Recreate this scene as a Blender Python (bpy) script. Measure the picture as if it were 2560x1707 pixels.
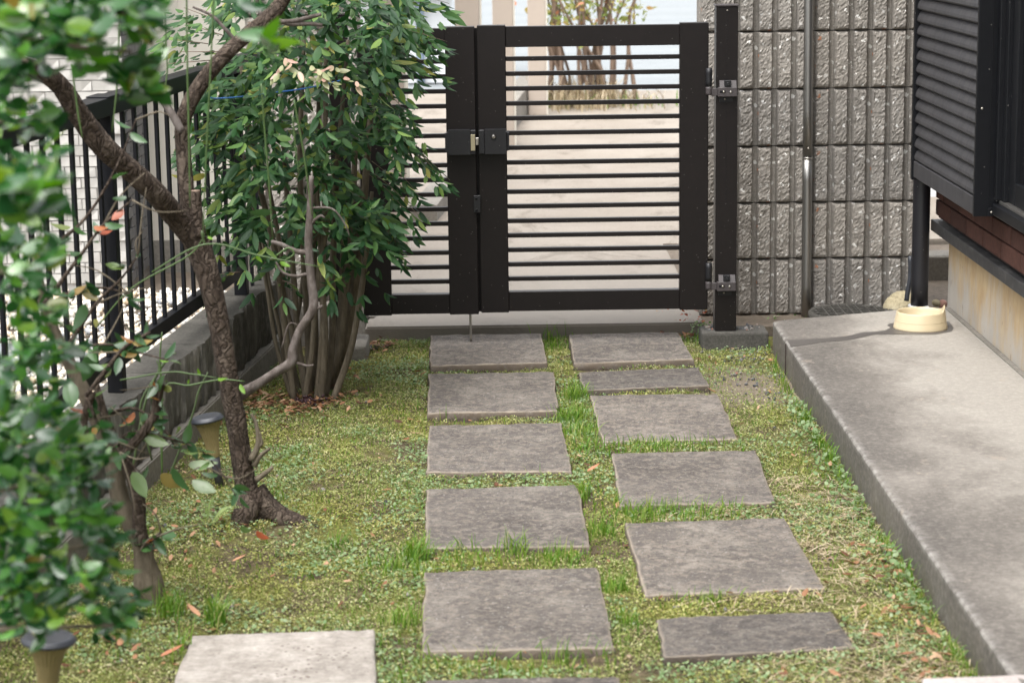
import bpy, bmesh, math, random
import numpy as np
from mathutils import Matrix, Vector
random.seed(7); rng = np.random.default_rng(7)
for o in list(bpy.data.objects): bpy.data.objects.remove(o)
SC = bpy.context.scene; COL = SC.collection

# ---------------------------------------------------------------- camera
F = 5500.0; H = 1.443
PT, RL, YW = [math.radians(a) for a in (11.1, -.76, .32)]
fw = np.array([math.sin(YW)*math.cos(PT), math.cos(YW)*math.cos(PT), -math.sin(PT)])
rt0 = np.array([math.cos(YW), -math.sin(YW), 0]); u0 = np.cross(rt0, fw)
rt = rt0*math.cos(RL)+u0*math.sin(RL); up = u0*math.cos(RL)-rt0*math.sin(RL)
cd = bpy.data.cameras.new('camera'); cam = bpy.data.objects.new('camera', cd); COL.objects.link(cam)
cd.sensor_width = 36; cd.lens = F/2560*36; cd.clip_start = .05; cd.clip_end = 1500
cam.matrix_world = Matrix(((rt[0], up[0], -fw[0], 0), (rt[1], up[1], -fw[1], 0), (rt[2], up[2], -fw[2], H), (0, 0, 0, 1)))
cd.dof.use_dof = True; cd.dof.focus_distance = 6.7; cd.dof.aperture_fstop = 6.3
SC.camera = cam
SC.render.resolution_x = 1024; SC.render.resolution_y = 682

def P(u, v, x=None, y=None, z=None):
    "point of the photo (2560 wide) taken back to a real plane of the place"
    d = fw*F+rt*(u-1280)+up*(853.5-v)
    t = (z-H)/d[2] if z is not None else (y/d[1] if y is not None else x/d[0])
    return np.array([0, 0, H])+d*t

# ---------------------------------------------------------------- sky, sun, exposure
SUN_EL, SUN_AZ = 68, -150         # azimuth from +y (beyond the gate); the light comes from behind the camera, left
W = bpy.data.worlds.new('World'); SC.world = W; W.use_nodes = True
nt = W.node_tree; nt.nodes.clear()
sky = nt.nodes.new('ShaderNodeTexSky'); sky.sky_type = 'NISHITA'; sky.sun_disc = False
sky.sun_elevation = math.radians(SUN_EL); sky.sun_rotation = math.radians(SUN_AZ)
sky.air_density = 1.0; sky.dust_density = 4.0; sky.ozone_density = 1.0
hs = nt.nodes.new('ShaderNodeHueSaturation'); hs.inputs['Saturation'].default_value = .22
bg = nt.nodes.new('ShaderNodeBackground'); bg.inputs[1].default_value = .15
ow = nt.nodes.new('ShaderNodeOutputWorld')
nt.links.new(sky.outputs[0], hs.inputs['Color']); nt.links.new(hs.outputs[0], bg.inputs[0]); nt.links.new(bg.outputs[0], ow.inputs[0])
sl = bpy.data.lights.new('sun', 'SUN'); sl.energy = 1.2; sl.angle = math.radians(70); sl.color = (1, .985, .96)
so = bpy.data.objects.new('sun', sl); COL.objects.link(so)
e, a = math.radians(SUN_EL), math.radians(SUN_AZ)
sd = Vector((math.sin(a)*math.cos(e), math.cos(a)*math.cos(e), math.sin(e)))
so.rotation_euler = sd.to_track_quat('Z', 'Y').to_euler(); so.location = (0, 6, 12)
vs = SC.view_settings; vs.view_transform = 'Standard'; vs.look = 'None'; vs.gamma = 1; vs.exposure = 1.64; vs.use_curve_mapping = False

# ---------------------------------------------------------------- materials
def nmat(name):
    m = bpy.data.materials.new(name); m.use_nodes = True
    n = m.node_tree; b = n.nodes['Principled BSDF']; return m, n, b
def N(n, t, **kw):
    q = n.nodes.new('ShaderNode'+t)
    for k, v in kw.items(): setattr(q, k, v)
    return q
def ramp(n, fac, stops, interp='LINEAR'):
    r = N(n, 'ValToRGB'); r.color_ramp.interpolation = interp; el = r.color_ramp.elements
    while len(el) < len(stops): el.new(.5)
    for q, (p_, c) in zip(el, stops): q.position = p_; q.color = (*c, 1)
    n.links.new(fac, r.inputs[0]); return r.outputs[0]
def noise(n, co, scale, detail=6, rough=.6, dist=0):
    q = N(n, 'TexNoise'); q.inputs['Scale'].default_value = scale; q.inputs['Detail'].default_value = detail
    q.inputs['Roughness'].default_value = rough; q.inputs['Distortion'].default_value = dist
    n.links.new(co, q.inputs['Vector']); return q.outputs['Fac']
def coords(n, scale=(1, 1, 1), which='Object'):
    t = N(n, 'TexCoord'); m = N(n, 'Mapping'); m.inputs['Scale'].default_value = scale
    n.links.new(t.outputs[which], m.inputs['Vector']); return m.outputs[0]
def mixc(n, fac, a, b, mode='MIX'):
    q = N(n, 'MixRGB', blend_type=mode)
    for i, v in ((0, fac), (1, a), (2, b)):
        if hasattr(v, 'is_linked') or hasattr(v, 'links'): n.links.new(v, q.inputs[i])
        elif i == 0: q.inputs[0].default_value = v
        else: q.inputs[i].default_value = (*v, 1)
    return q.outputs[0]
def bump(n, b, h, strength=.4, dist=.004):
    q = N(n, 'Bump'); q.inputs['Strength'].default_value = strength; q.inputs['Distance'].default_value = dist
    n.links.new(h, q.inputs['Height']); n.links.new(q.outputs[0], b.inputs['Normal'])
def simple(name, col, rough=.6, metal=0, var=.25, scale=30, bs=.15, sc3=(1, 1, 1), spec=.5, bd=.002, specks=0, dust=None):
    m, n, b = nmat(name); co = coords(n, sc3)
    f1 = noise(n, co, scale); f2 = noise(n, co, scale*.13, 3)
    d = tuple(c*(1-var) for c in col); l = tuple(min(1, c*(1+var)) for c in col)
    c = ramp(n, f1, [(.3, d), (.7, l)])
    c = mixc(n, .35, c, ramp(n, f2, [(.35, d), (.65, l)]))
    if dust:
        c = mixc(n, ramp(n, noise(n, co, scale*.5, 8, .75), [(.5, (0,)*3), (.72, (.55,)*3)]), c, dust)
    if specks:
        v = N(n, 'TexVoronoi'); v.inputs['Scale'].default_value = specks; n.links.new(co, v.inputs['Vector'])
        c = mixc(n, ramp(n, v.outputs['Distance'], [(.045, (.5,)*3), (.07, (0,)*3)]), c, (.35, .33, .30))
    n.links.new(c, b.inputs['Base Color']); b.inputs['Roughness'].default_value = rough; b.inputs['Metallic'].default_value = metal
    b.inputs['Specular IOR Level'].default_value = spec
    if bs: bump(n, b, f1, bs, bd)
    return m
def leafmat(name, stops, rough=.32, per='island', trans=.25, spec=.5, patch=None, interp='LINEAR'):
    m, n, b = nmat(name)
    if per == 'island': f = N(n, 'NewGeometry').outputs['Random Per Island']
    else: f = N(n, 'ObjectInfo').outputs['Random']
    c = ramp(n, f, stops, interp)
    if patch:
        co = coords(n); g = ramp(n, noise(n, co, patch[0], 3), [(patch[1]-.09, (0,)*3), (patch[1]+.09, (patch[3],)*3)])
        c = mixc(n, g, c, ramp(n, f, patch[2]))
    n.links.new(c, b.inputs['Base Color']); b.inputs['Roughness'].default_value = rough; b.inputs['Specular IOR Level'].default_value = spec
    t = N(n, 'BsdfTranslucent'); hsn = N(n, 'HueSaturation'); hsn.inputs['Value'].default_value = 1.5; hsn.inputs['Saturation'].default_value = 1.15
    n.links.new(c, hsn.inputs['Color']); n.links.new(hsn.outputs[0], t.inputs[0])
    mx = N(n, 'MixShader'); mx.inputs[0].default_value = trans
    n.links.new(b.outputs[0], mx.inputs[1]); n.links.new(t.outputs[0], mx.inputs[2])
    n.links.new(mx.outputs[0], n.nodes['Material Output'].inputs[0])
    return m

M = {}
M['gate'] = simple('dark_brown_aluminium', (.0085, .0064, .006), .42, 0, .2, 60, .05, spec=.28, specks=55)
M['gate2'] = simple('black_grey_aluminium', (.014, .014, .0155), .42, 0, .2, 60, .05, spec=.35, specks=60)
M['hinge'] = simple('brown_grey_casting', (.05, .042, .042), .55, 0, .15, 80, .05)
M['steel'] = simple('brushed_steel', (.42, .40, .37), .3, .9, .15, 40, .03)
M['stainless'] = simple('stainless_pipe', (.30, .292, .275), .42, 1, .12, 6, .02, (1, 1, .2))
M['brass'] = simple('pale_brass', (.33, .29, .19), .45, .3, .1, 60, 0)
M['screw'] = simple('screw_metal', (.45, .42, .36), .35, .8, .1, 80, 0)
M['fence'] = simple('black_fence_paint', (.0045, .005, .007), .5, 0, .25, 40, .03, spec=.22)
M['shutter'] = simple('charcoal_shutter', (.046, .045, .048), .5, 0, .35, 40, .05, (1, 1, .25), spec=.35, dust=(.07, .066, .064))
M['sash'] = simple('black_sash', (.0055, .006, .0075), .42, 0, .2, 40, .03, spec=.25, specks=30)
M['downpipe'] = simple('black_downpipe', (.012, .012, .0145), .4, 0, .15, 20, .02, specks=40)
M['glass'] = simple('dark_glass', (.008, .008, .009), .08, 0, .1, 5, 0)
M['grey_plastic'] = simple('pale_grey_plastic', (.5, .5, .5), .5, 0, .05, 30, 0)
M['bowl'] = simple('cream_plastic', (.60, .50, .325), .33, 0, .03, 40, .02)
M['water'] = simple('water', (.45, .36, .2), .03, 0, .02, 20, 0)
M['lampcap'] = simple('slate_plastic', (.035, .038, .045), .4, 0, .3, 40, .05)
M['lampglass'] = simple('yellowed_lens', (.27, .215, .10), .4, 0, .15, 40, .03)
M['lampstem'] = simple('speckled_black_plastic', (.035, .036, .04), .6, 0, .5, 90, .1)
M['tan'] = simple('taupe_post_paint', (.40, .34, .285), .55, 0, .05, 8, .02)
M['cream'] = simple('cream_siding', (.62, .585, .51), .6, 0, .05, 5, .03)
M['white_brick'] = simple('white_brick_siding', (.43, .415, .385), .7, 0, .15, 25, .3)
M['shaded_brick'] = simple('shaded_brick_siding', (.16, .16, .165), .7, 0, .15, 25, .3)  # white brick again, shadow of the side face put into its colour
M['mortar'] = simple('mortar', (.38, .365, .34), .9, 0, .15, 40, .2)
M['shedroof'] = simple('blue_grey_roof', (.22, .28, .36), .5, 0, .2, 10, .1)
M['shedwall'] = simple('white_panel', (.75, .77, .78), .5, 0, .05, 10, 0)
M['berry'] = simple('dark_berry', (.03, .008, .012), .35, 0, .4, 100, 0)
M['twine'] = simple('blue_twine', (.02, .12, .38), .5, 0, .2, 60, .1)
M['tile'] = None

def concrete(name, dark, mid, light, s1=3., s2=90., bs=.35, bd=.003, specks=None, objvar=0, edge=None, sc3=(1, 1, 1), pits=0):
    m, n, b = nmat(name); co = coords(n, sc3)
    big = noise(n, co, s1, 5, .65, .3); fine = noise(n, co, s2, 8, .75)
    c = ramp(n, big, [(.30, dark), (.52, mid), (.72, light)])
    c = mixc(n, .45, c, ramp(n, fine, [(.32, tuple(x*.55 for x in dark)), (.5, mid), (.68, tuple(min(1, x*1.25) for x in light))]))
    if specks:
        dn = N(n, 'TexNoise'); dn.inputs['Scale'].default_value = 90; n.links.new(co, dn.inputs['Vector']); dl = N(n, 'MixRGB', blend_type='LINEAR_LIGHT'); dl.inputs[0].default_value = .011
        n.links.new(co, dl.inputs[1]); n.links.new(dn.outputs['Color'], dl.inputs[2])
        v = N(n, 'TexVoronoi'); v.inputs['Scale'].default_value = specks[0]; n.links.new(dl.outputs[0], v.inputs['Vector'])
        wn = N(n, 'TexWhiteNoise'); n.links.new(v.outputs['Position'], wn.inputs['Vector'])
        g = ramp(n, v.outputs['Distance'], [(specks[1], (1,)*3), (specks[1]+.05, (0,)*3)])
        keep = ramp(n, wn.outputs['Value'], [(specks[2], (0,)*3), (specks[2]+.01, (1,)*3)])
        g = mixc(n, 1.0, g, keep, 'MULTIPLY')
        cc = ramp(n, wn.outputs['Value'], [(specks[2], (.42, .40, .37)), (.80, (.58, .57, .54)), (.975, (.80, .79, .75)), (.99, (.40, .19, .11))])
        c = mixc(n, g, c, cc)
    if pits:
        v = N(n, 'TexVoronoi'); v.inputs['Scale'].default_value = pits; n.links.new(co, v.inputs['Vector'])
        pf = noise(n, co, 6, 3)
        g = mixc(n, 1.0, ramp(n, v.outputs['Distance'], [(.16, (.8,)*3), (.24, (0,)*3)]), ramp(n, pf, [(.45, (0,)*3), (.6, (1,)*3)]), 'MULTIPLY')
        c = mixc(n, g, c, (.07, .05, .04))
    if edge:
        g = N(n, 'NewGeometry'); r = ramp(n, g.outputs['Pointiness'], [(edge[0], (0,)*3), (edge[1], (.85,)*3)])
        c = mixc(n, r, c, edge[2])
    if objvar:
        c = mixc(n, 1.0, c, ramp(n, N(n, 'ObjectInfo').outputs['Random'], [(0, (1-objvar,)*3), (1, (1, 1-.02, 1-.05))]), 'MULTIPLY')
    n.links.new(c, b.inputs['Base Color']); b.inputs['Roughness'].default_value = .88; b.inputs['Specular IOR Level'].default_value = .3
    h = mixc(n, .5, ramp(n, fine, [(0, (0,)*3), (1, (1,)*3)]), ramp(n, noise(n, co, s2*.3, 6), [(0, (0,)*3), (1, (1,)*3)]))
    bump(n, b, h, bs, bd)
    return m
M['block'] = concrete('split_face_block', (.19, .175, .156), (.285, .264, .236), (.385, .36, .325), 3.5, 130, .55, .005, specks=(52, .30, .66), objvar=.2)
M['blockback'] = concrete('block_mortar', (.07, .065, .06), (.11, .10, .092), (.16, .15, .14), 5, 80)
M['blockL'] = concrete('mossy_ribbed_block', (.045, .042, .036), (.10, .095, .083), (.22, .205, .18), 5, 60, .9, .006, sc3=(1, 1, .35))
M['coping'] = concrete('weathered_shaded_coping', (.035, .033, .028), (.068, .064, .056), (.13, .122, .108), 5, 120, .4)  # weathered concrete, tone lowered further to paint in the tree's shade
M['footing'] = concrete('footing_concrete', (.13, .12, .10), (.20, .185, .16), (.27, .25, .22), 4, 80, .3)
def mk_paver():
    m, n, b = nmat('dark_paver'); t = N(n, 'TexCoord'); oi = N(n, 'ObjectInfo')
    ofs = N(n, 'VectorMath', operation='ADD'); n.links.new(t.outputs['Object'], ofs.inputs[0]); n.links.new(oi.outputs['Random'], ofs.inputs[1]); co = ofs.outputs[0]
    c = ramp(n, noise(n, co, 5, 5, .6), [(.3, (.092, .083, .076)), (.7, (.165, .149, .135))])
    c = mixc(n, ramp(n, noise(n, co, 38, 9, .8, .3), [(.47, (0,)*3), (.60, (.85,)*3)]), c, (.27, .235, .198))
    c = mixc(n, ramp(n, noise(n, co, 6, 9, .85, .5), [(.50, (0,)*3), (.66, (.65,)*3)]), c, (.34, .31, .27))
    c = mixc(n, ramp(n, noise(n, co, 95, 8, .8), [(.53, (0,)*3), (.63, (.9,)*3)]), c, (.055, .047, .046))
    c = mixc(n, ramp(n, noise(n, co, 120, 4, .7), [(.61, (0,)*3), (.66, (.9,)*3)]), c, (.38, .365, .34))
    # broken pale arris; soil-toned sides with their shade painted in by normal
    g = N(n, 'NewGeometry'); sx = N(n, 'SeparateXYZ'); n.links.new(g.outputs['Normal'], sx.inputs[0])
    fac = ramp(n, sx.outputs[2], [(.0, (1,)*3), (.90, (1,)*3), (.985, (0,)*3)]); ec = ramp(n, sx.outputs[2], [(.10, (.085, .066, .048)), (.45, (.15, .12, .09)), (.75, (.36, .31, .25))])
    c = mixc(n, mixc(n, 1.0, fac, ramp(n, noise(n, co, 45, 6), [(.3, (.35,)*3), (.6, (.95,)*3)]), 'MULTIPLY'), c, ec)
    c = mixc(n, 1.0, c, ramp(n, oi.outputs['Random'], [(0, (.58, .575, .575)), (.5, (.70, .69, .685)), (1, (.88, .86, .84))]), 'MULTIPLY')
    n.links.new(c, b.inputs['Base Color']); b.inputs['Roughness'].default_value = .9; b.inputs['Specular IOR Level'].default_value = .25
    h = mixc(n, .5, ramp(n, noise(n, co, 60, 8, .8), [(0, (0,)*3), (1, (1,)*3)]), ramp(n, noise(n, co, 22, 8, .7), [(0, (0,)*3), (1, (1,)*3)])); bump(n, b, h, 1.0, .009)
    return m
M['paver'] = mk_paver()
M['pale_paver'] = concrete('pale_paver', (.18, .16, .138), (.28, .252, .222), (.40, .37, .335), 11, 45, .9, .006, pits=60)
M['pinkstone'] = concrete('pink_white_stone', (.33, .285, .265), (.40, .355, .335), (.46, .42, .395), 8, 100, .3)
M['rock'] = concrete('yellow_rock', (.20, .165, .09), (.36, .31, .20), (.48, .43, .31), 12, 90, .9, .006)
M['asphalt'] = concrete('pale_road', (.17, .185, .19), (.21, .225, .23), (.26, .275, .28), .6, 40, .3, sc3=(.3, 1.5, 1))
M['soil'] = concrete('soil', (.07, .055, .042), (.13, .105, .08), (.20, .165, .13), 8, 90, .6)
def mk_bark(name, crack, mid, light, sc=(60, 60, 7), bd=.007):
    m, n, b = nmat(name); t = N(n, 'TexCoord'); nz = N(n, 'TexNoise'); nz.inputs['Scale'].default_value = 22; nz.inputs['Detail'].default_value = 4
    n.links.new(t.outputs['Object'], nz.inputs['Vector']); ad = N(n, 'MixRGB', blend_type='LINEAR_LIGHT'); ad.inputs[0].default_value = .035
    n.links.new(t.outputs['Object'], ad.inputs[1]); n.links.new(nz.outputs['Color'], ad.inputs[2])
    mp = N(n, 'Mapping'); mp.inputs['Scale'].default_value = sc; n.links.new(ad.outputs[0], mp.inputs['Vector'])
    v = N(n, 'TexVoronoi', feature='DISTANCE_TO_EDGE'); v.inputs['Scale'].default_value = 1; n.links.new(mp.outputs[0], v.inputs['Vector'])
    v2 = N(n, 'TexVoronoi'); v2.inputs['Scale'].default_value = 1; n.links.new(mp.outputs[0], v2.inputs['Vector'])
    wn = N(n, 'TexWhiteNoise'); n.links.new(v2.outputs['Position'], wn.inputs['Vector'])
    c = ramp(n, wn.outputs['Value'], [(0, mid), (.7, tuple(x*1.25 for x in mid)), (1, light)])
    co = coords(n, (1, 1, .35)); c = mixc(n, .5, c, ramp(n, noise(n, co, 70, 8, .75), [(.32, crack), (.5, mid), (.68, light)]))
    c = mixc(n, ramp(n, v.outputs['Distance'], [(.0, (.8,)*3), (.10, (0,)*3)]), c, crack)
    c = mixc(n, ramp(n, noise(n, coords(n), 9, 6, .7), [(.60, (0,)*3), (.68, (.5,)*3)]), c, tuple(min(1, x*1.9+.03) for x in mid))
    n.links.new(c, b.inputs['Base Color']); b.inputs['Roughness'].default_value = .9; b.inputs['Specular IOR Level'].default_value = .2
    h = mixc(n, .35, ramp(n, v.outputs['Distance'], [(0, (0,)*3), (.3, (1,)*3)]), ramp(n, noise(n, co, 90, 8, .8), [(0, (0,)*3), (1, (1,)*3)])); bump(n, b, h, 1.0, bd); return m
M['bark'] = mk_bark('brown_bark', (.018, .013, .010), (.062, .046, .035), (.145, .115, .09))
M['bark2'] = concrete('grey_stem_bark', (.05, .04, .027), (.115, .095, .066), (.19, .16, .118), 22, 60, 1.0, .007, sc3=(1, 1, .25))
M['bark3'] = concrete('silvery_branch', (.04, .03, .026), (.095, .077, .066), (.22, .195, .18), 25, 70, 1.0, .006, sc3=(1, 1, .4))
M['ground'] = concrete('far_ground', (.16, .15, .13), (.22, .2, .17), (.28, .26, .22), .5, 10, .2)
def mk_drive():
    m, n, b = nmat('driveway_concrete'); co = coords(n); cs = coords(n, (1, .55, 1))
    c = ramp(n, noise(n, cs, 1.6, 6, .7, .4), [(.3, (.195, .158, .122)), (.5, (.245, .208, .168)), (.7, (.30, .262, .216))])
    c = mixc(n, .35, c, ramp(n, noise(n, co, 90, 8, .75), [(.32, (.13, .11, .088)), (.68, (.32, .285, .24))]))
    dirt = ramp(n, noise(n, coords(n, (.9, .5, 1)), 2.6, 9, .8, .6), [(.53, (0,)*3), (.61, (.8,)*3)])
    c = mixc(n, dirt, c, (.13, .105, .078))
    # darker, greyer band of concrete next to the gate
    sx = N(n, 'SeparateXYZ'); n.links.new(co, sx.inputs[0])
    mr = N(n, 'MapRange'); mr.inputs[1].default_value = 7.9; mr.inputs[2].default_value = 9.3; mr.inputs[3].default_value = .72; mr.inputs[4].default_value = 0
    n.links.new(sx.outputs[1], mr.inputs[0])
    ad = N(n, 'Math', operation='MULTIPLY'); n.links.new(mr.outputs[0], ad.inputs[0]); n.links.new(ramp(n, noise(n, cs, 2.5, 6), [(.3, (.7,)*3), (.6, (1,)*3)]), ad.inputs[1])
    c = mixc(n, ad.outputs[0], c, (.165, .15, .13))
    n.links.new(c, b.inputs['Base Color']); b.inputs['Roughness'].default_value = .75
    bump(n, b, noise(n, co, 90, 8), .25, .003); return m
M['drive'] = mk_drive()
def mk_porch():
    m, n, b = nmat('porch_concrete'); co = coords(n); cs = coords(n, (1.2, .8, 1))
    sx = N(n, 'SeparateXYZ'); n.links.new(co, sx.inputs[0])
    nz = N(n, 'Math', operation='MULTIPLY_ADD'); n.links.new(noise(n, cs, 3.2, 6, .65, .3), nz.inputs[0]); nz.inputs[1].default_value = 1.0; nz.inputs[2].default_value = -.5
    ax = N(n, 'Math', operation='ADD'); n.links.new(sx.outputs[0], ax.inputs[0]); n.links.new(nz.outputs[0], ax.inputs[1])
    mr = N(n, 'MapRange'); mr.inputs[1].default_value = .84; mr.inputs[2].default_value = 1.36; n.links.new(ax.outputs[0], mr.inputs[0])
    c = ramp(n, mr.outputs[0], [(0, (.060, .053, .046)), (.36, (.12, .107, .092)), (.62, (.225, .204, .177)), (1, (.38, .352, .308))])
    c = mixc(n, .36, c, ramp(n, noise(n, co, 85, 8, .75), [(.32, (.06, .053, .046)), (.5, (.17, .153, .134)), (.68, (.40, .365, .32))]))
    sp = ramp(n, noise(n, coords(n, (1.2, .6, 1)), 22, 5, .6), [(.64, (0,)*3), (.70, (.4,)*3)])
    c = mixc(n, sp, c, (.33, .28, .225))
    # pale worn arris along the free edge
    er = N(n, 'MapRange'); er.inputs[1].default_value = .902; er.inputs[2].default_value = .922; er.inputs[3].default_value = 1; er.inputs[4].default_value = 0; n.links.new(sx.outputs[0], er.inputs[0])
    zr = N(n, 'MapRange'); zr.inputs[1].default_value = .082; zr.inputs[2].default_value = .093; n.links.new(sx.outputs[2], zr.inputs[0])
    e1 = N(n, 'Math', operation='MULTIPLY'); n.links.new(er.outputs[0], e1.inputs[0]); n.links.new(zr.outputs[0], e1.inputs[1])
    e2 = N(n, 'Math', operation='MULTIPLY'); n.links.new(e1.outputs[0], e2.inputs[0]); n.links.new(ramp(n, noise(n, co, 28, 8, .75), [(.42, (.0,)*3), (.62, (.5,)*3)]), e2.inputs[1])
    c = mixc(n, e2.outputs[0], c, (.42, .40, .37))
    # mossy foot of the riser
    fr = N(n, 'MapRange'); fr.inputs[1].default_value = .075; fr.inputs[2].default_value = .0; n.links.new(sx.outputs[2], fr.inputs[0])
    f2 = N(n, 'Math', operation='MULTIPLY'); n.links.new(fr.outputs[0], f2.inputs[0]); n.links.new(ramp(n, noise(n, co, 14, 6), [(.4, (0,)*3), (.6, (.75,)*3)]), f2.inputs[1])
    c = mixc(n, f2.outputs[0], c, (.085, .075, .045))
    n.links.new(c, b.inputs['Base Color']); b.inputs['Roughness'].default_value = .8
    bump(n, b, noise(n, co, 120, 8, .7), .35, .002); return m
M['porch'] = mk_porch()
def mk_wet():
    m, n, b = nmat('wet_concrete'); co = coords(n)
    c = ramp(n, noise(n, co, 110, 8, .75), [(.3, (.06, .054, .049)), (.7, (.125, .113, .103))])
    n.links.new(c, b.inputs['Base Color']); b.inputs['Roughness'].default_value = .45; return m
M['wet'] = mk_wet()
def mk_found():
    m, n, b = nmat('stained_foundation'); co = coords(n); cs = coords(n, (1, 1.4, .5))
    c = ramp(n, noise(n, co, 3, 5), [(.3, (.33, .30, .26)), (.7, (.45, .42, .375))])
    sx = N(n, 'SeparateXYZ'); n.links.new(co, sx.inputs[0])
    mr = N(n, 'MapRange'); mr.inputs[1].default_value = .14; mr.inputs[2].default_value = .30; n.links.new(sx.outputs[2], mr.inputs[0])
    st = N(n, 'Math', operation='MULTIPLY_ADD'); n.links.new(noise(n, cs, 7, 7, .7), st.inputs[0]); st.inputs[1].default_value = 3.6; st.inputs[2].default_value = -1.75
    su = N(n, 'Math', operation='ADD', use_clamp=True); n.links.new(st.outputs[0], su.inputs[0]); n.links.new(mr.outputs[0], su.inputs[1])
    s2 = N(n, 'Math', operation='MULTIPLY'); n.links.new(su.outputs[0], s2.inputs[0]); s2.inputs[1].default_value = .85
    c = mixc(n, s2.outputs[0], c, ramp(n, noise(n, cs, 20, 8, .7), [(.3, (.36, .23, .10)), (.7, (.52, .39, .21))]))
    c = mixc(n, ramp(n, noise(n, coords(n, (1, 1.5, .6)), 30, 5), [(.66, (0,)*3), (.71, (.7,)*3)]), c, (.16, .13, .10))
    n.links.new(c, b.inputs['Base Color']); b.inputs['Roughness'].default_value = .85; bump(n, b, noise(n, co, 90, 8), .2, .002); return m
M['found'] = mk_found()
M['tile'] = concrete('glazed_brown_tile', (.048, .021, .016), (.078, .033, .024), (.11, .05, .037), 9, 60, .1, .001, objvar=.42)
M['tilejoint'] = simple('tile_joint', (.03, .018, .015), .9, 0, .2, 40, 0)
M['band'] = simple('grey_drip_rail', (.035, .035, .036), .5, 0, .4, 30, .1, dust=(.15, .145, .13))
def mk_lawn():
    m, n, b = nmat('mossy_soil'); co = coords(n)
    c = ramp(n, noise(n, co, 40, 8, .75), [(.35, (.04, .03, .02)), (.5, (.10, .078, .048)), (.65, (.19, .15, .10))])
    mo = ramp(n, noise(n, co, 6, 7, .7), [(.45, (0,)*3), (.6, (.8,)*3)])
    mc = ramp(n, noise(n, co, 130, 6, .8), [(.3, (.055, .068, .018)), (.5, (.16, .17, .04)), (.7, (.28, .28, .08))])
    c = mixc(n, mo, c, mc)
    # bare trodden soil by the post footing
    sx = N(n, 'VectorMath', operation='DISTANCE'); n.links.new(coords(n, (1, .55, 1)), sx.inputs[0]); sx.inputs[1].default_value = (.76, 6.62*.55, 0)
    g = N(n, 'Math', operation='MULTIPLY_ADD'); n.links.new(noise(n, co, 9, 5), g.inputs[0]); g.inputs[1].default_value = .22; n.links.new(sx.outputs['Value'], g.inputs[2])
    c = mixc(n, ramp(n, g.outputs[0], [(.25, (.95,)*3), (.33, (0,)*3)]), c, ramp(n, noise(n, co, 80, 8), [(.3, (.16, .13, .095)), (.7, (.26, .22, .17))]))
    n.links.new(c, b.inputs['Base Color']); b.inputs['Roughness'].default_value = .95; b.inputs['Specular IOR Level'].default_value = .15
    bump(n, b, noise(n, co, 160, 8, .8), .9, .008); return m
M['lawn'] = mk_lawn()
NAND = [(0, (.010, .038, .012)), (.5, (.027, .078, .024)), (.83, (.060, .128, .036)), (.95, (.12, .19, .04)), (1, (.22, .21, .05))]
M['nand_o'] = leafmat('nandina_leaf', NAND, .46, 'obj', .22, .28)
M['nand_i'] = leafmat('nandina_foliage', NAND, .46, 'island', .25, .28)
M['nand_pale'] = leafmat('pale_nandina_leaf', [(0, (.20, .23, .10)), (.7, (.30, .30, .17)), (1, (.38, .22, .18))], .35, 'obj', .2)
BUSH = [(0, (.010, .046, .013)), (.5, (.026, .098, .022)), (.88, (.085, .22, .03)), (.985, (.15, .24, .03)), (1, (.22, .15, .035))]
M['bush_o'] = leafmat('bush_leaf', BUSH, .2, 'obj', .3, .8)
M['bush_i'] = leafmat('bush_foliage', BUSH, .2, 'island', .3, .8)
HOL = [(0, (.020, .055, .020)), (.65, (.05, .11, .035)), (.82, (.12, .17, .05)), (.92, (.28, .16, .05)), (1, (.30, .07, .035))]
M['hol_o'] = leafmat('toothed_leaf', HOL, .25, 'obj', .25)
M['shoot'] = simple('green_shoot', (.055, .10, .025), .45, 0, .25, 30, 0)
M['shoot2'] = simple('dull_green_cane', (.055, .085, .03), .5, 0, .3, 30, 0)
M['cover'] = leafmat('clover_and_moss', [(0, (.065, .10, .026)), (.3, (.17, .21, .055)), (.55, (.27, .30, .095)), (.75, (.37, .385, .165)), (.88, (.48, .45, .27)), (.95, (.30, .22, .135)), (1, (.15, .10, .065))], .55, 'island', .25, .3,
                     patch=(2.6, .53, [(0, (.15, .155, .024)), (.5, (.32, .31, .06)), (1, (.45, .42, .12))], .5))
M['clover'] = leafmat('clover_leaf', [(0, (.11, .18, .065)), (.5, (.18, .26, .115)), (1, (.28, .35, .20))], .5, 'island', .3, .3)
M['grass'] = leafmat('grass_blade', [(0, (.07, .16, .02)), (.6, (.13, .25, .03)), (.9, (.22, .29, .06)), (1, (.33, .33, .12))], .45, 'island', .35, .3)
M['straw'] = leafmat('dry_straw', [(0, (.26, .20, .12)), (.6, (.42, .34, .22)), (1, (.55, .47, .34))], .7, 'island', .1, .2)
M['litter'] = leafmat('dead_leaf', [(0, (.07, .03, .016)), (.4, (.19, .085, .04)), (.75, (.32, .17, .09)), (1, (.40, .27, .17))], .6, 'island', .1, .3)
M['fallen'] = leafmat('fallen_leaf_skin', [(0, (.35, .15, .08)), (1, (.45, .24, .14))], .5, 'obj', .1, .3)
M['fern'] = leafmat('fern_leaf', [(0, (.20, .28, .08)), (1, (.30, .38, .14))], .5, 'island', .4, .3)
M['pebble'] = leafmat('white_gravel_stone', [(0, (.22, .23, .25)), (.25, (.50, .48, .44)), (.55, (.66, .62, .55)), (.8, (.62, .48, .32)), (1, (.75, .72, .66))], .6, 'island', 0, .3)
M['chip'] = leafmat('dark_stone_chip', [(0, (.05, .052, .056)), (.6, (.12, .12, .12)), (.9, (.26, .23, .2)), (1, (.35, .12, .07))], .7, 'island', 0, .3)
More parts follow.
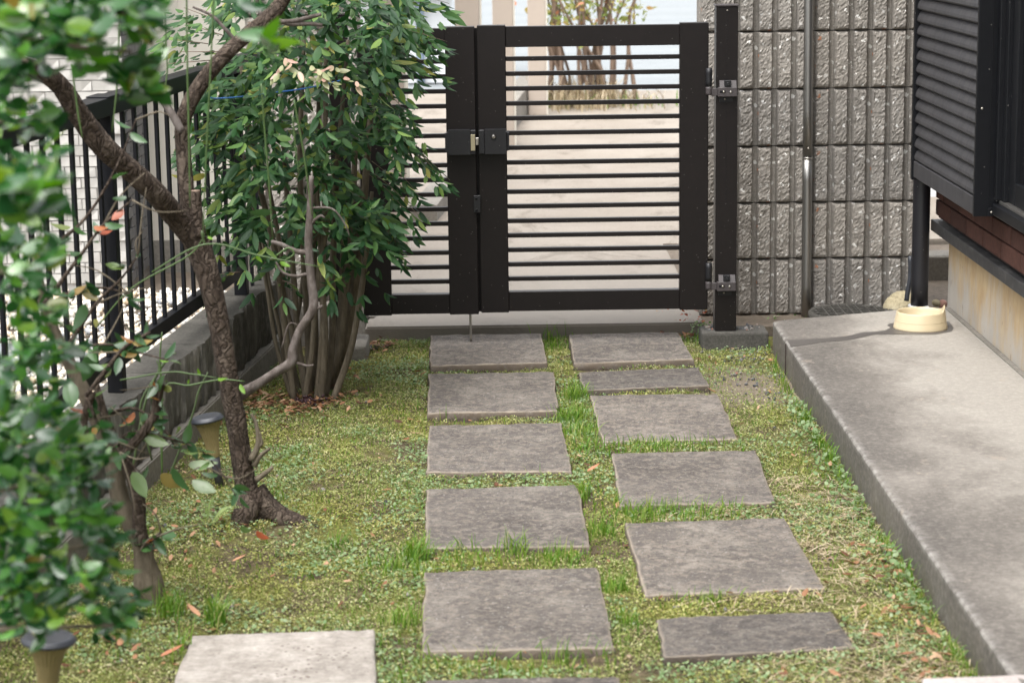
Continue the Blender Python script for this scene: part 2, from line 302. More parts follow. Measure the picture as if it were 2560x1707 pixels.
M['redweed'] = leafmat('red_weed_leaf', [(0, (.20, .045, .028)), (.7, (.30, .10, .05)), (1, (.25, .2, .06))], .4, 'island', .3, .3)
M['farleaf'] = leafmat('autumn_leaf', [(0, (.18, .24, .07)), (.6, (.32, .34, .12)), (.88, (.42, .32, .12)), (1, (.45, .18, .12))], .5, 'island', .35, .3)
M['twig'] = simple('brown_twig', (.20, .14, .10), .7, 0, .3, 30, .1)

# ---------------------------------------------------------------- helpers
def link(name, me, mat, parent=None, label=None, cat=None, group=None, kind=None):
    o = bpy.data.objects.new(name, me); COL.objects.link(o)
    if mat and not me.materials: me.materials.append(M[mat])
    if parent:
        o.parent = parent
        base = parent['_off'] if '_off' in parent else None
        if base is not None: o.matrix_parent_inverse = Matrix.Translation(-Vector(base))
    tag(o, label, cat, group, kind); return o
def tag(o, label=None, cat=None, group=None, kind=None):
    for k, v in (('label', label), ('category', cat), ('group', group), ('kind', kind)):
        if v: o[k] = v
    return o
OFF = []
def thing(name, loc, label=None, cat=None, group=None, kind=None):
    o = bpy.data.objects.new(name, None); COL.objects.link(o); o.location = loc; o.empty_display_size = .1
    o['_off'] = [float(c) for c in loc]; OFF.append(o)
    return tag(o, label, cat, group, kind)
def mesh(name, V, Fc, mat, parent=None, smooth=False, **kw):
    me = bpy.data.meshes.new(name); me.from_pydata([tuple(map(float, v)) for v in V], [], Fc); me.update()
    if smooth: me.shade_smooth()
    return link(name, me, mat, parent, **kw)
def bme(name, bm, mat, parent=None, smooth=False, **kw):
    me = bpy.data.meshes.new(name); bm.normal_update(); bm.to_mesh(me); bm.free()
    if smooth: me.shade_smooth()
    return link(name, me, mat, parent, **kw)
def hexa(bm, c):
    v = [bm.verts.new(tuple(map(float, p))) for p in c]
    for f in ((3, 2, 1, 0), (4, 5, 6, 7), (0, 1, 5, 4), (1, 2, 6, 5), (2, 3, 7, 6), (3, 0, 4, 7)): bm.faces.new([v[i] for i in f])
def boxc(x0, x1, y0, y1, z0, z1): return [(x0, y0, z0), (x1, y0, z0), (x1, y1, z0), (x0, y1, z0), (x0, y0, z1), (x1, y0, z1), (x1, y1, z1), (x0, y1, z1)]
def box(name, x0, x1, y0, y1, z0, z1, mat, parent=None, bev=.0015, seg=1, **kw):
    bm = bmesh.new(); hexa(bm, boxc(x0, x1, y0, y1, z0, z1))
    if bev: bmesh.ops.bevel(bm, geom=bm.edges[:], offset=bev, segments=seg, affect='EDGES', profile=.6)
    return bme(name, bm, mat, parent, **kw)
def prism(name, poly, z0, z1, mat, parent=None, bev=0, seg=2, **kw):
    bm = bmesh.new(); b = [bm.verts.new((p[0], p[1], z0)) for p in poly]; t = [bm.verts.new((p[0], p[1], z1)) for p in poly]
    n = len(poly); bm.faces.new(b[::-1]); top = bm.faces.new(t)
    for i in range(n): bm.faces.new((b[i], b[(i+1) % n], t[(i+1) % n], t[i]))
    bmesh.ops.recalc_face_normals(bm, faces=bm.faces[:])
    if bev: bmesh.ops.bevel(bm, geom=[e for e in bm.edges if all(abs(v.co.z-z1) < 1e-6 for v in e.verts)], offset=bev, segments=seg, affect='EDGES')
    return bme(name, bm, mat, parent, **kw)
def catmull(pts, n):
    pts = [np.array(p, float) for p in pts]; q = [2*pts[0]-pts[1]]+pts+[2*pts[-1]-pts[-2]]; out = []
    for i in range(1, len(q)-2):
        for k in range(n):
            t = k/n; a, b, c, d = q[i-1:i+3]
            out.append(.5*((2*b)+(-a+c)*t+(2*a-5*b+4*c-d)*t*t+(-a+3*b-3*c+d)*t**3))
    out.append(pts[-1]); return out
def tubedata(pts, rad, n=8, sub=4, jit=0., seed=0):
    r_ = np.random.default_rng(seed)
    rp = catmull([(*p, r) for p, r in zip(pts, rad)], sub) if len(pts) > 1 else []
    C = [p[:3] for p in rp]; R = [max(1e-4, p[3]) for p in rp]; V = []; Fc = []; u = None
    ph = np.cumsum(r_.normal(0, .30, (len(C), n)), axis=0)+r_.uniform(0, 6.28, n)
    for i, c in enumerate(C):
        t = C[min(i+1, len(C)-1)]-C[max(i-1, 0)]; t = t/np.linalg.norm(t)
        if u is None:
            u = np.cross(t, (.3, .2, .9) if abs(t[2]) < .9 else (1, 0, 0))
        u = u-t*(u@t); u /= np.linalg.norm(u); w = np.cross(t, u)
        for k in range(n):
            a = 2*math.pi*k/n; rr = R[i]*(1+jit*(math.sin(ph[i, k])*.8+r_.normal(0, .22)))
            V.append(c+(u*math.cos(a)+w*math.sin(a))*rr)
        if i:
            for k in range(n): Fc.append(((i-1)*n+k, (i-1)*n+(k+1) % n, i*n+(k+1) % n, i*n+k))
    Fc.append(tuple(range(n))[::-1]); Fc.append(tuple(range(len(V)-n, len(V)))); return V, Fc
def tube(name, pts, rad, mat, parent=None, n=8, sub=4, jit=0., seed=0, **kw):
    if not hasattr(rad, '__len__'): rad = [rad]*len(pts)
    V, Fc = tubedata(pts, rad, n, sub, jit, seed); return mesh(name, V, Fc, mat, parent, True, **kw)
def lathe(name, prof, c, mat, parent=None, n=32, R=None, smooth=True, mod=None, **kw):
    V = []; Fc = []
    for i, (r, z) in enumerate(prof):
        for k in range(n):
            a = 2*math.pi*k/n; rr = r*(mod(k, i) if mod else 1); p = np.array([rr*math.cos(a), rr*math.sin(a), z])
            if R is not None: p = R@p
            V.append(np.array(c)+p)
        if i:
            for k in range(n): Fc.append(((i-1)*n+k, (i-1)*n+(k+1) % n, i*n+(k+1) % n, i*n+k))
    Fc.append(tuple(range(n))[::-1]); Fc.append(tuple(range(len(V)-n, len(V))))
    return mesh(name, V, Fc, mat, parent, smooth, **kw)
def rock(name, c, s, mat, parent=None, seed=0, sub=3, rough=.25, **kw):
    bm = bmesh.new(); bmesh.ops.create_icosphere(bm, subdivisions=sub, radius=1); r_ = np.random.default_rng(seed)
    d = r_.normal(size=(9, 3)); d /= np.linalg.norm(d, axis=1)[:, None]; am = r_.uniform(-rough, rough, 9)
    for v in bm.verts:
        p = np.array(v.co); k = 1+sum(a_*max(0, p@q)**3 for a_, q in zip(am, d))+r_.normal(0, .02)
        v.co = Vector((c[0]+p[0]*k*s[0], c[1]+p[1]*k*s[1], c[2]+p[2]*k*s[2]))
    return bme(name, bm, mat, parent, True, **kw)
# fast triangle soup for uncountable stuff
def soup(name, V, T, mat, parent=None, **kw):
    me = bpy.data.meshes.new(name); V = np.asarray(V, np.float32); T = np.asarray(T, np.int32)
    me.vertices.add(len(V)); me.vertices.foreach_set('co', V.ravel())
    me.loops.add(T.size); me.loops.foreach_set('vertex_index', T.ravel())
    me.polygons.add(len(T)); me.polygons.foreach_set('loop_start', np.arange(0, T.size, 3, dtype=np.int32))
    me.polygons.foreach_set('loop_total', np.full(len(T), 3, np.int32)); me.update(calc_edges=True)
    return link(name, me, mat, parent, **kw)
def inst(tv, tf, pos, R, sc):
    "template verts, tris, N positions, N rotation matrices, N scales (or Nx3)"
    sc = np.asarray(sc); sc = sc[:, None] if sc.ndim == 1 else sc
    V = np.einsum('nij,nkj->nki', R, tv[None]*sc[:, None, :])+pos[:, None, :]
    T = tf[None]+(np.arange(len(pos))*len(tv))[:, None, None]
    return V.reshape(-1, 3), T.reshape(-1, 3)
def frames(d, up_):
    d = d/np.linalg.norm(d, axis=1)[:, None]; s = np.cross(up_, d); s /= np.linalg.norm(s, axis=1)[:, None]+1e-9
    return np.stack([s, d, np.cross(s, d)], axis=2)      # x across, y along, z normal
def leaf_t(w=.42, fold=.18, curl=.18, tip=1.0, rows=(.09, .26, .48, .74)):
    V = [(0, 0, 0)]
    for t in rows:
        hw = .5*w/.339*t**.65*(1-t)**(.95*tip); z = -curl*t*t
        V += [(-hw, t, z+fold*hw), (0, t, z), (hw, t, z+fold*hw)]
    V.append((0, 1, -curl)); n = len(rows); T = [(0, 2, 1), (0, 3, 2)]
    for i in range(n-1):
        a = 1+3*i; b = a+3; T += [(a, a+1, b+1), (a, b+1, b), (a+1, a+2, b+2), (a+1, b+2, b+1)]
    a = 1+3*(n-1); T += [(a, a+1, 3*n+1), (a+1, a+2, 3*n+1)]
    return np.array(V), np.array(T)
def leafmeshes(name, mat, specs):
    out = []
    for s in specs:
        V, T = leaf_t(*s); me = bpy.data.meshes.new(name); me.from_pydata([tuple(v) for v in V], [], [tuple(map(int, t)) for t in T]); me.shade_smooth(); me.materials.append(M[mat]); out.append(me)
    return out
def put_leaves(parent, meshes, pos, R, sc, name='leaf', mat=None):
    for i in range(len(pos)):
        me = meshes[i % len(meshes)]
        o = bpy.data.objects.new(name, me); COL.objects.link(o); o.parent = parent
        o.matrix_parent_inverse = Matrix.Translation(-Vector(parent['_off']))
        A = R[i]*sc[i]; o.matrix_basis = Matrix([[*A[0], pos[i][0]], [*A[1], pos[i][1]], [*A[2], pos[i][2]], [0, 0, 0, 1]])
def inpoly(x, y, poly):
    r = np.zeros(len(x), bool); n = len(poly)
    for i in range(n):
        x0, y0 = poly[i][:2]; x1, y1 = poly[(i+1) % n][:2]
        r ^= ((y0 > y) != (y1 > y)) & (x < (x1-x0)*(y-y0)/((y1-y0) or 1e-9)+x0)
    return r
def vnoise(x, y, s, seed=0):
    r_ = np.random.default_rng(seed); g = r_.random((64, 64)); X = x*s; Y = y*s; i = np.floor(X).astype(int); j = np.floor(Y).astype(int); fx = X-i; fy = Y-j
    fx = fx*fx*(3-2*fx); fy = fy*fy*(3-2*fy); G = lambda a, b: g[a % 64, b % 64]
    return (G(i, j)*(1-fx)+G(i+1, j)*fx)*(1-fy)+(G(i, j+1)*(1-fx)+G(i+1, j+1)*fx)*fy

S = 2560/2352
def px(*l, **k): return [P(a*S, b*S, **k) for a, b in l]

# ================================================================ setting
mesh('ground', [(-300, -200, -.1), (300, -200, -.1), (300, 500, -.1), (-300, 500, -.1)], [(0, 1, 2, 3)], 'ground', kind='structure')
def ground_z(x, y):
    x = np.asarray(x, float); y = np.asarray(y, float)
    return (vnoise(x, y, 2.2, 1)-.5)*.02+(vnoise(x, y, 9, 2)-.5)*.012+(vnoise(x, y, 30, 3)-.5)*.006-.004+.03*np.exp(-((x+.60)**2+(y-5.13)**2)/.03)
gx = np.linspace(-1.25, 1.0, 150); gy = np.linspace(1.0, 7.40, 330); XX, YY = np.meshgrid(gx, gy); ZZ = ground_z(XX, YY)
nx = len(gx); Fq = [(j*nx+i, j*nx+i+1, (j+1)*nx+i+1, (j+1)*nx+i) for j in range(len(gy)-1) for i in range(nx-1)]
mesh('lawn', np.stack([XX, YY, ZZ], -1).reshape(-1, 3), Fq, 'lawn', None, True, kind='structure')
prism('side_ground', [(.98, 6.8), (2.6, 6.8), (2.6, 9.2), (.70, 9.2), (.70, 7.41), (.98, 7.41)], -.09, .028, 'soil', kind='structure')
prism('rear_lawn', [(-1.3, -4), (1.0, -4), (1.0, .99), (-1.3, .99)], -.09, -.006, 'lawn', kind='structure')
prism('driveway', [(-.46, 7.40), (.70, 7.40), (.70, 9.2), (4.5, 9.3), (4.5, 17.2), (-3., 17.2), (-3, 9.0), (-.47, 9.0)], -.08, .048, 'drive', bev=.006, kind='structure')
mesh('road', [(-60, 17.2, .03), (60, 17.2, .03), (60, 70, .03), (-60, 70, .03)], [(0, 1, 2, 3)], 'asphalt', kind='structure')
prism('gravel_bed', [(-6, -2), (-1.75, -2), (-.88, 6.0), (-.74, 7.30), (-.74, 9.0), (-6, 9.0)], -.09, .185, 'soil', kind='structure')

# ---------------------------------------------------------------- gate
GY0, GY1 = 7.2000, 7.2350
def gate_leaf(x0, xi0, xi1, x1, z0, z1, slats, label, bottom_rail, top_rail):
    g = thing('gate_leaf', ((x0+x1)/2, 7.2200, z0), label, 'gate')
    box('stile', x0, xi0, GY0, GY1+.004, z0, z1, 'gate', g, .002); box('stile', xi1, x1, GY0, GY1+.004, z0, z1, 'gate', g, .002)
    box('top_rail', xi0, xi1, GY0+.004, GY1, z1-.005-.067, z1-.005, 'gate', g); box('bottom_rail', xi0, xi1, GY0+.004, GY1, z0+.003, z0+.069, 'gate', g)
    for z in slats: box('slat', xi0, xi1, GY0+.009, GY1-.006, z-.0072, z+.0072, 'gate', g, .001)
    return g
ZS = [.9455-.0504*i for i in range(16)]
KG = .96                         # metres on the gate plane
def gz(z): return H+(z-H)*KG
ZS = [gz(z) for z in ZS]
gR = gate_leaf(-.063*KG, .0335*KG, .624*KG, .7215*KG, gz(.074), gz(1.060), ZS, 'wide right leaf of the black slatted gate', 0, 0)
gL = gate_leaf(-.470*KG, -.3725*KG, -.1725*KG, -.0715*KG, gz(.069), gz(1.057), [z-.0058 for z in ZS], 'narrow left leaf of the black slatted gate beside the leafy shrub', 0, 0)
box('meeting_strip', -.087, -.044, GY1+.006, GY1+.012, gz(.071), gz(1.05), 'gate', gL, .001)
def zg(v, u=1250): return P(u, v, y=7.2000)[2]
def xg(u, v=350): return P(u, v, y=7.2000)[0]
def rbox(name, x0, x1, y0, y1, z0, z1, r, mat, parent, side):
    "box rounded on the vertical edges at one end"
    bm = bmesh.new(); hexa(bm, boxc(x0, x1, y0, y1, z0, z1)); xe = x0 if side < 0 else x1
    ed = [e for e in bm.edges if all(abs(v.co.x-xe) < 1e-6 for v in e.verts) and abs(e.verts[0].co.z-e.verts[1].co.z) < 1e-6]
    ed += [e for e in bm.edges if all(abs(v.co.x-xe) < 1e-6 for v in e.verts) and abs(e.verts[0].co.y-e.verts[1].co.y) < 1e-6]
    bmesh.ops.bevel(bm, geom=list(set(ed)), offset=r, segments=3, affect='EDGES'); return bme(name, bm, mat, parent)
lz0, lz1 = zg(383), zg(322)
lk = rbox('lock_case', xg(1113), xg(1176), 7.1620, 7.1995, lz0, lz1, .010, 'gate2', gL, -1)
box('lock_edge', xg(1176)+.0006, xg(1189.5), 7.1640, 7.1995, lz0+.001, lz1-.001, 'gate2', gL)
box('strike_plate', xg(1177.2000), xg(1188), 7.1605, 7.1638, zg(373), zg(333), 'brass', gL, .0006)
lk2 = rbox('lock_case', xg(1212), xg(1273), 7.1620, 7.1995, lz0+.001, lz1, .010, 'gate2', gR, 1)
box('lock_edge', xg(1197), xg(1212)-.0006, 7.1640, 7.1995, lz0+.002, lz1-.001, 'gate2', gR)
box('latch_bolt', xg(1188.6), xg(1196.6), 7.1700, 7.1880, zg(360), zg(342), 'steel', gR, .001)
RX = np.array([[1, 0, 0], [0, 0, 1], [0, -1, 0]], float).T      # axis z -> -y
RXm = np.array([[1, 0, 0], [0, 0, -1], [0, 1, 0]], float)
lathe('lock_ring', [(.0085, -.002), (.0085, .002), (.0066, .003), (.0064, .0005)], (xg(1234), 7.1615, zg(339)), 'gate', lk2, 20, RXm)
lathe('lock_cylinder', [(.0062, -.001), (.0062, .002), (.0055, .0026)], (xg(1234), 7.1615, zg(339)), 'steel', lk2, 20, RXm)
box('keyhole', xg(1234)-.0009, xg(1234)+.0009, 7.1582, 7.1596, zg(339)-.003, zg(339)+.003, 'sash', lk2, 0)
ct = box('catch', xg(1182), xg(1199), 7.1850, 7.1995, zg(530), zg(487), 'gate2', gL)
for v in (494, 523): lathe('screw', [(.0038, 0), (.0038, .002), (.002, .003)], (xg(1188), 7.1850, zg(v)), 'sash', ct, 10, RXm)
xr = xg(1176, 800)
tube('drop_rod', [(xr, 7.2175, gz(.20)), (xr, 7.2175, .08), (xr+.001, 7.2175, .030)], .0042, 'steel', gL, 10, 3)
# hinge barrels on the leaves
def hinge(parent, xc, zlo, zhi, br):
    z1 = zlo+(zhi-zlo)*.30
    tube('hinge_barrel', [(xc, 7.1900, z1+.002), (xc, 7.1900, (z1+zhi)/2), (xc, 7.1900, zhi)], .0105, 'gate2', parent, 14, 2)
    tube('hinge_barrel', [(xc, 7.1900, zlo), (xc, 7.1900, (z1+zlo)/2), (xc, 7.1900, z1)], .0108, 'hinge', parent, 14, 2)
hx = P(1772.5, 200, y=7.1900)[0]
hinge(gR, hx, P(1772, 238, y=7.1900)[2], P(1772, 171, y=7.1900)[2], 0); hinge(gR, hx+.002, P(1772, 724, y=7.1900)[2], P(1772, 658, y=7.1900)[2], 0)
hinge(gL, -.463, P(905, 745, y=7.1900)[2], P(905, 680, y=7.1900)[2], 0); hinge(gL, -.463, P(905, 260, y=7.1900)[2], P(905, 195, y=7.1900)[2], 0)
# right gate post
gp = thing('gate_post', (.753, 7.22, .055), 'tall black square gate post with hinge brackets in front of the block wall', 'gate post')
box('post', .7166, .7877, 7.195, 7.262, .055, 1.1252, 'gate', gp, .002)
box('cap', .7142, .7901, 7.192, 7.265, 1.1257, 1.132, 'hinge', gp, .001)
box('cover_seam', .7516, .7522, 7.1943, 7.1949, .48, 1.115, 'sash', gp, 0)
lathe('screw', [(.0022, 0), (.0018, .001)], (.7520, 7.1948, 1.113), 'screw', gp, 8, RXm)
def bracket(vc0, vc1):
    zt = P(1820, vc0, y=7.1800)[2]; zb = P(1820, vc1, y=7.1800)[2]; h = zt-zb; xa, xb = .7235, .7835
    b_ = box('hinge_bracket', xa-.002, xb, 7.1720, 7.1945, zb, zb+h*.58, 'hinge', gp, .0015)
    bm = bmesh.new(); z0 = zb+h*.585
    hexa(bm, [(xa+.003, 7.1740, z0), (xb-.002, 7.1740, z0), (xb-.002, 7.1945, z0), (xa+.003, 7.1945, z0), (xa+.003, 7.1860, zt), (xb-.002, 7.1860, zt), (xb-.002, 7.1945, zt), (xa+.003, 7.1945, zt)])
    bme('bracket_slope', bm, 'hinge', b_)
    box('bracket_clip', xa+.018, xb-.020, 7.1720, 7.1905, z0+h*.04, zt+.001, 'gate2', b_, .001)
    lathe('bolt', [(.005, 0), (.005, .003), (.0025, .0035), (.0022, .002)], ((xa+xb)/2, 7.1720, z0+h*.22), 'gate2', b_, 12, RXm)
    box('slot', xa+.004, xa+.022, 7.1708, 7.1719, zb+h*.26, zb+h*.38, 'sash', b_, 0)
    lathe('screw', [(.0035, 0), (.003, .002)], (xa+.016, 7.1709, zb+h*.32), 'screw', b_, 10, RXm)
    lathe('screw', [(.0042, 0), (.0036, .002), (.0018, .0024)], (xa+.039, 7.1720, zb+h*.30), 'steel', b_, 10, RXm)
    box('arm', hx+.008, xa-.0022, 7.1840, 7.1945, zb+h*.06, zb+h*.5, 'hinge', b_, .001)
    box('under_plate', xa+.004, xb-.012, 7.1925, 7.1949, zb-.018, zb-.0005, 'gate2', b_, 0)
    lathe('screw', [(.003, 0), (.002, .002)], (xa+.022, 7.1925, zb-.009), 'screw', b_, 8, RXm)
bracket(202, 242); bracket(688, 727)
# its footing with dirt on top
box('post_footing', .672, .893, 7.165, 7.30, -.05, .056, 'coping', None, .008, 2, label='low dark concrete footing under the right gate post', cat='footing')
lp = thing('gate_post', (-.505, 7.22, .045), 'black gate post half hidden behind the shrub stems', 'gate post')
box('post', -.545, -.4805, 7.19, 7.25, .046, 1.115, 'gate', lp, .002); box('cap', -.547, -.4785, 7.188, 7.252, 1.1155, 1.122, 'hinge', lp, .001)
for v in (738, 250): box('hinge_arm', -.480, -.4735, 7.195, 7.225, P(900, v, y=7.2)[2]-.012, P(900, v, y=7.2)[2]+.008, 'gate', lp, .001)
box('post_footing', -.585, -.440, 7.08, 7.30, -.06, .045, 'footing', None, .010, 2, label='concrete footing under the left gate post behind the shrub', cat='footing')
pl = thing('wall_pillar', (-.53, 7.6, 0), 'rough grooved block wall end behind the dense shrub and left gate post', 'wall')
box('base_block', -.862, -.462, 7.545, 7.70, -.05, .105, 'footing', pl, .006)

# ---------------------------------------------------------------- rough split-face blocks
RP = .0657; BH = .1942
def split_block(seed, nr=6, deep=.026):
    r_ = np.random.default_rng(seed); V = []; Fc = []
    def add(gridpts, ny, nx):
        b0 = len(V); V.extend(gridpts)
        for j in range(ny-1):
            for i in range(nx-1): Fc.append((b0+j*nx+i, b0+j*nx+i+1, b0+(j+1)*nx+i+1, b0+(j+1)*nx+i))
    for k in range(nr):
        x0 = k*RP+.008; x1 = (k+1)*RP-.008; nxp, nz = 10, 30; g = []
        big = r_.normal(0, .0022, (5, 3)); 
        for j in range(nz):
            for i in range(nxp):
                u = i/(nxp-1); w = j/(nz-1); edge = min(u, 1-u)*2; ez = min(w, 1-w)*2
                bb = np.interp(w*4, range(5), big[:, 0])*(1-u)+np.interp(w*4, range(5), big[:, 2])*u
                d = deep*(1-.0)*(min(1, edge*6)*.8+.2)*min(1, .3+ez*9)
                d += (bb+r_.normal(0, .0012))*(1 if 0 < i < nxp-1 and 0 < j < nz-1 else 0)
                g.append((x0+u*(x1-x0)+(r_.normal(0, .0008) if 0 < i < nxp-1 else 0), -d, w*BH))
        add(g, nz, nxp)
        # smooth channel between the pads
        xa = x1; xb = x1+.016 if k < nr-1 else x1+.008
        cs = [(xa, -deep*.15), (xa+.001, .004), ((xa+xb)/2, .007), (xb-.001, .004), (xb, -deep*.15)] if k < nr-1 else [(xa, -deep*.15), (xa+.002, .004), (xb-.001, .006)]
        add([(c[0], c[1], w*BH) for w in (0, .5, 1) for c in cs], 3, len(cs))
        if k == 0: add([(c[0], c[1], w*BH) for w in (0, .5, 1) for c in ((.001, .006), (.006, .004), (.008, -deep*.15))], 3, 3)
    # closed rest of the block
    b0 = len(V); L = nr*RP
    V += [(.001, .006, 0), (L-.001, .006, 0), (L-.001, .09, 0), (.001, .09, 0), (.001, .006, BH), (L-.001, .006, BH), (L-.001, .09, BH), (.001, .09, BH)]
    Fc.extend([tuple(b0+i for i in f) for f in ((3, 2, 1, 0), (4, 5, 6, 7), (1, 2, 6, 5), (2, 3, 7, 6), (3, 0, 4, 7))])
    # top and bottom lips of the pads
    me = bpy.data.meshes.new('concrete_block'); me.from_pydata([tuple(map(float, v)) for v in V], [], Fc); me.materials.append(M['block']); me.update(); return me
BM = [split_block(40+i) for i in range(7)]
WY = 7.645
wl = thing('block_wall', (1.1, WY, .03), 'grey split-face concrete block wall with vertical grooves right of the gate', 'wall')
box('mortar_core', .706, 1.486, WY+.012, WY+.085, .02, 2.02, 'blockback', wl, 0)
for r_ in range(10):
    for c_ in range(2):
        o = bpy.data.objects.new('concrete_block', BM[(r_*3+c_*5) % 7]); COL.objects.link(o); o.parent = wl
        o.location = (.7005+c_*.3945-1.1, random.uniform(-.0012, .0012), .031+r_*.198-.03)
for r_ in range(6):
    o = bpy.data.objects.new('concrete_block', BM[(r_*2+3) % 7]); COL.objects.link(o); o.parent = pl; o.location = (-.860+.53, .012, .107+r_*.198)
box('broken_stub', P(921, 800, y=7.58)[0], P(938, 800, y=7.58)[0], 7.57, 7.62, .049, P(930, 789, y=7.58)[2], 'block', None, .004, 2, label='small broken lump of concrete beside the left pillar foot', cat='rubble')

# ---------------------------------------------------------------- stainless pipe, manhole, downpipe, rock
sp = thing('drain_pipe', (1.076, 7.575, .03), 'shiny stainless steel pipe standing against the block wall', 'pipe')
zj = P(2018, 397, y=7.56)[2]
tube('upper_pipe', [(1.073, 7.585, zj), (1.071, 7.585, 1.1), (1.069, 7.585, 1.9)], .0158, 'stainless', sp, 24, 3)
tube('lower_pipe', [(1.0755, 7.585, .03), (1.0745, 7.585, .35), (1.073, 7.585, zj-.003)], .0172, 'stainless', sp, 24, 3)
tube('joint_ring', [(1.073, 7.585, zj-.004), (1.073, 7.585, zj), (1.073, 7.585, zj+.003)], .0178, 'steel', sp, 24, 2)
lathe('screw', [(.004, 0), (.003, .003)], (1.0735, 7.5675, P(2022, 371, y=7.57)[2]), 'screw', sp, 10, RXm)
mc = np.array([1.215, 7.455, .068])
mh = lathe('manhole_cover', [(.150, -.03), (.150, -.002), (.146, .002), (.138, .002), (.136, -.001), (.001, -.001)], mc, 'coping', None, 48, label='round brown manhole cover with raised grid between porch and block wall', cat='manhole cover')
for i in range(-4, 5):
    q = math.sqrt(max(0, .132**2-(i*.03)**2))
    box('rib', mc[0]-q, mc[0]+q, mc[1]+i*.03-.003, mc[1]+i*.03+.003, mc[2]-.0005, mc[2]+.0035, 'coping', mh, .001)
    for j in range(-4, 5):
        x = mc[0]+j*.03; y = mc[1]+i*.03+.015
        if math.hypot(x-mc[0], y-mc[1]) < .125: box('rib', x-.0025, x+.0025, y-.0115, y+.0115, mc[2]-.0005, mc[2]+.0032, 'coping', mh, .0008)
dp = thing('downpipe', (1.425, 7.37, .10), 'round black downpipe under the shutter case with grey foot', 'pipe')
xd0 = P(2298, 764, y=7.37)[0]
tube('pipe', [(xd0, 7.37, P(2300, 766, y=7.34)[2]), (xd0, 7.37, .35), (xd0, 7.37, .72)], .0292, 'downpipe', dp, 24, 3)
box('foot_sleeve', xd0-.034, xd0+.031, 7.342, 7.40, .06, P(2300, 766, y=7.34)[2]-.0005, 'grey_plastic', dp, .004)
tube('hose', [P(2276, 640, y=7.44), P(2276, 690, y=7.44), P(2270, 725, y=7.44), P(2266, 752, y=7.44)], .0085, 'lampcap', None, 8, 4, label='short dark hose hanging beside the black downpipe', cat='hose')
rock('rock', (1.395, 7.525, .075), (.062, .05, .052), 'rock', None, 5, 4, .3, label='yellowish rough rock at the foot of the block wall', cat='rock')
for i, (u, v, s, l, mt) in enumerate(((2340, 757, .017, 'small tan stone next to the house foundation corner', 'rock'), (2355, 760, .018, 'small dark grey stone next to the house foundation corner', 'chip'))):
    c = P(u, v, y=7.46); rock('stone', c, (s, s, s*.8), mt, None, 20+i, 2, .3, label=l, cat='stone')
lw = P(2350, 640, y=8.3)
box('low_wall', 1.44, 3.5, 8.3, 8.45, .02, lw[2], 'footing', None, .006, label='low grey concrete wall behind the downpipe', cat='wall')
box('white_garden_wall', 1.2, 4.4, 10.6, 10.75, .03, 1.8, 'shedwall', None, .006, label='plain pale wall seen between downpipe and house corner', cat='wall')

# ---------------------------------------------------------------- porch, bowl
yj = P(1957, 855, z=.1)[1]
cc = []
for k in range(7):
    a = math.pi-k/6*(math.pi/2-.34); cc.append((.899+.045+.045*math.cos(a), 7.105+.045*math.sin(a)))
def slab(name, poly, zb_, zt_, mat, worn, seed, **kw):
    "slab with a chipped, worn arris: outline resampled, three uneven rings below the top face"
    r_ = np.random.default_rng(seed); pts = []; m_ = len(poly)
    for i in range(m_):
        p, q = np.array(poly[i], float), np.array(poly[(i+1) % m_], float); k_ = max(1, int(np.linalg.norm(q-p)/.016))
        pts += [p+(q-p)*t/k_ for t in range(k_)]
    pts = np.array(pts); tn = np.roll(pts, -1, 0)-np.roll(pts, 1, 0); tn /= np.linalg.norm(tn, axis=1)[:, None]; nin = np.stack([-tn[:, 1], tn[:, 0]], 1)
    n_ = len(pts); sm = lambda w_: np.convolve(np.r_[r_.normal(0, 1, n_+8)], np.ones(w_)/w_, 'same')[4:4+n_]
    chip = np.clip(np.abs(sm(3))*.6+np.clip(sm(5)-.35, 0, 9)*1.6, .15, 2.6)*worn
    rings = [np.c_[pts, np.full(n_, zb_)], np.c_[pts+nin*(sm(3)*.0006)[:, None], zt_-.004-chip*.8], np.c_[pts+nin*(.0025+chip*.5)[:, None], zt_-.0012-chip*.22], np.c_[pts+nin*(.007+chip)[:, None], np.full(n_, zt_)]]
    V = np.concatenate(rings); Fc = []
    for j in range(3):
        for i in range(n_): i2 = (i+1) % n_; Fc.append((j*n_+i, j*n_+i2, (j+1)*n_+i2, (j+1)*n_+i))
    Fc.append(tuple(range(3*n_, 4*n_))); Fc.append(tuple(range(n_))[::-1])
    return mesh(name, V, Fc, mat, None, False, **kw)
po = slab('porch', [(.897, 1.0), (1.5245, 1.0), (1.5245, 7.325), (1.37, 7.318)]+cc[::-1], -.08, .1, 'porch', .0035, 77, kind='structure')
box('expansion_joint', .8962, .899, yj-.004, yj+.004, -.02, .094, 'tilejoint', po, 0)
zoom7 = lambda x, y: P(1760+x/2.94, 760+y/2.94, z=.1012)
wet = [zoom7(*q) for q in ((612, 262), (700, 260), (800, 255), (900, 250), (1000, 240), (1080, 230), (1130, 214), (1180, 205), (1250, 204), (1330, 193), (1375, 172), (1345, 155), (1370, 142), (1440, 132), (1500, 128), (1800, 128), (1835, 175), (1820, 200), (1700, 222), (1600, 224), (1440, 222), (1330, 222), (1250, 222), (1200, 235), (1120, 252), (1050, 265), (900, 275), (820, 285), (760, 297), (690, 304), (640, 314))]
mesh('water_stain', [tuple(p) for p in wet], [tuple(range(len(wet)))[::-1]], 'wet', po)
box('gap_seal', 1.507, 1.5243, 1.0, 7.31, .1003, .1035, 'footing', po, 0)
bcx = P((2200+1115/9.8), 740+905/9.8, z=.1)
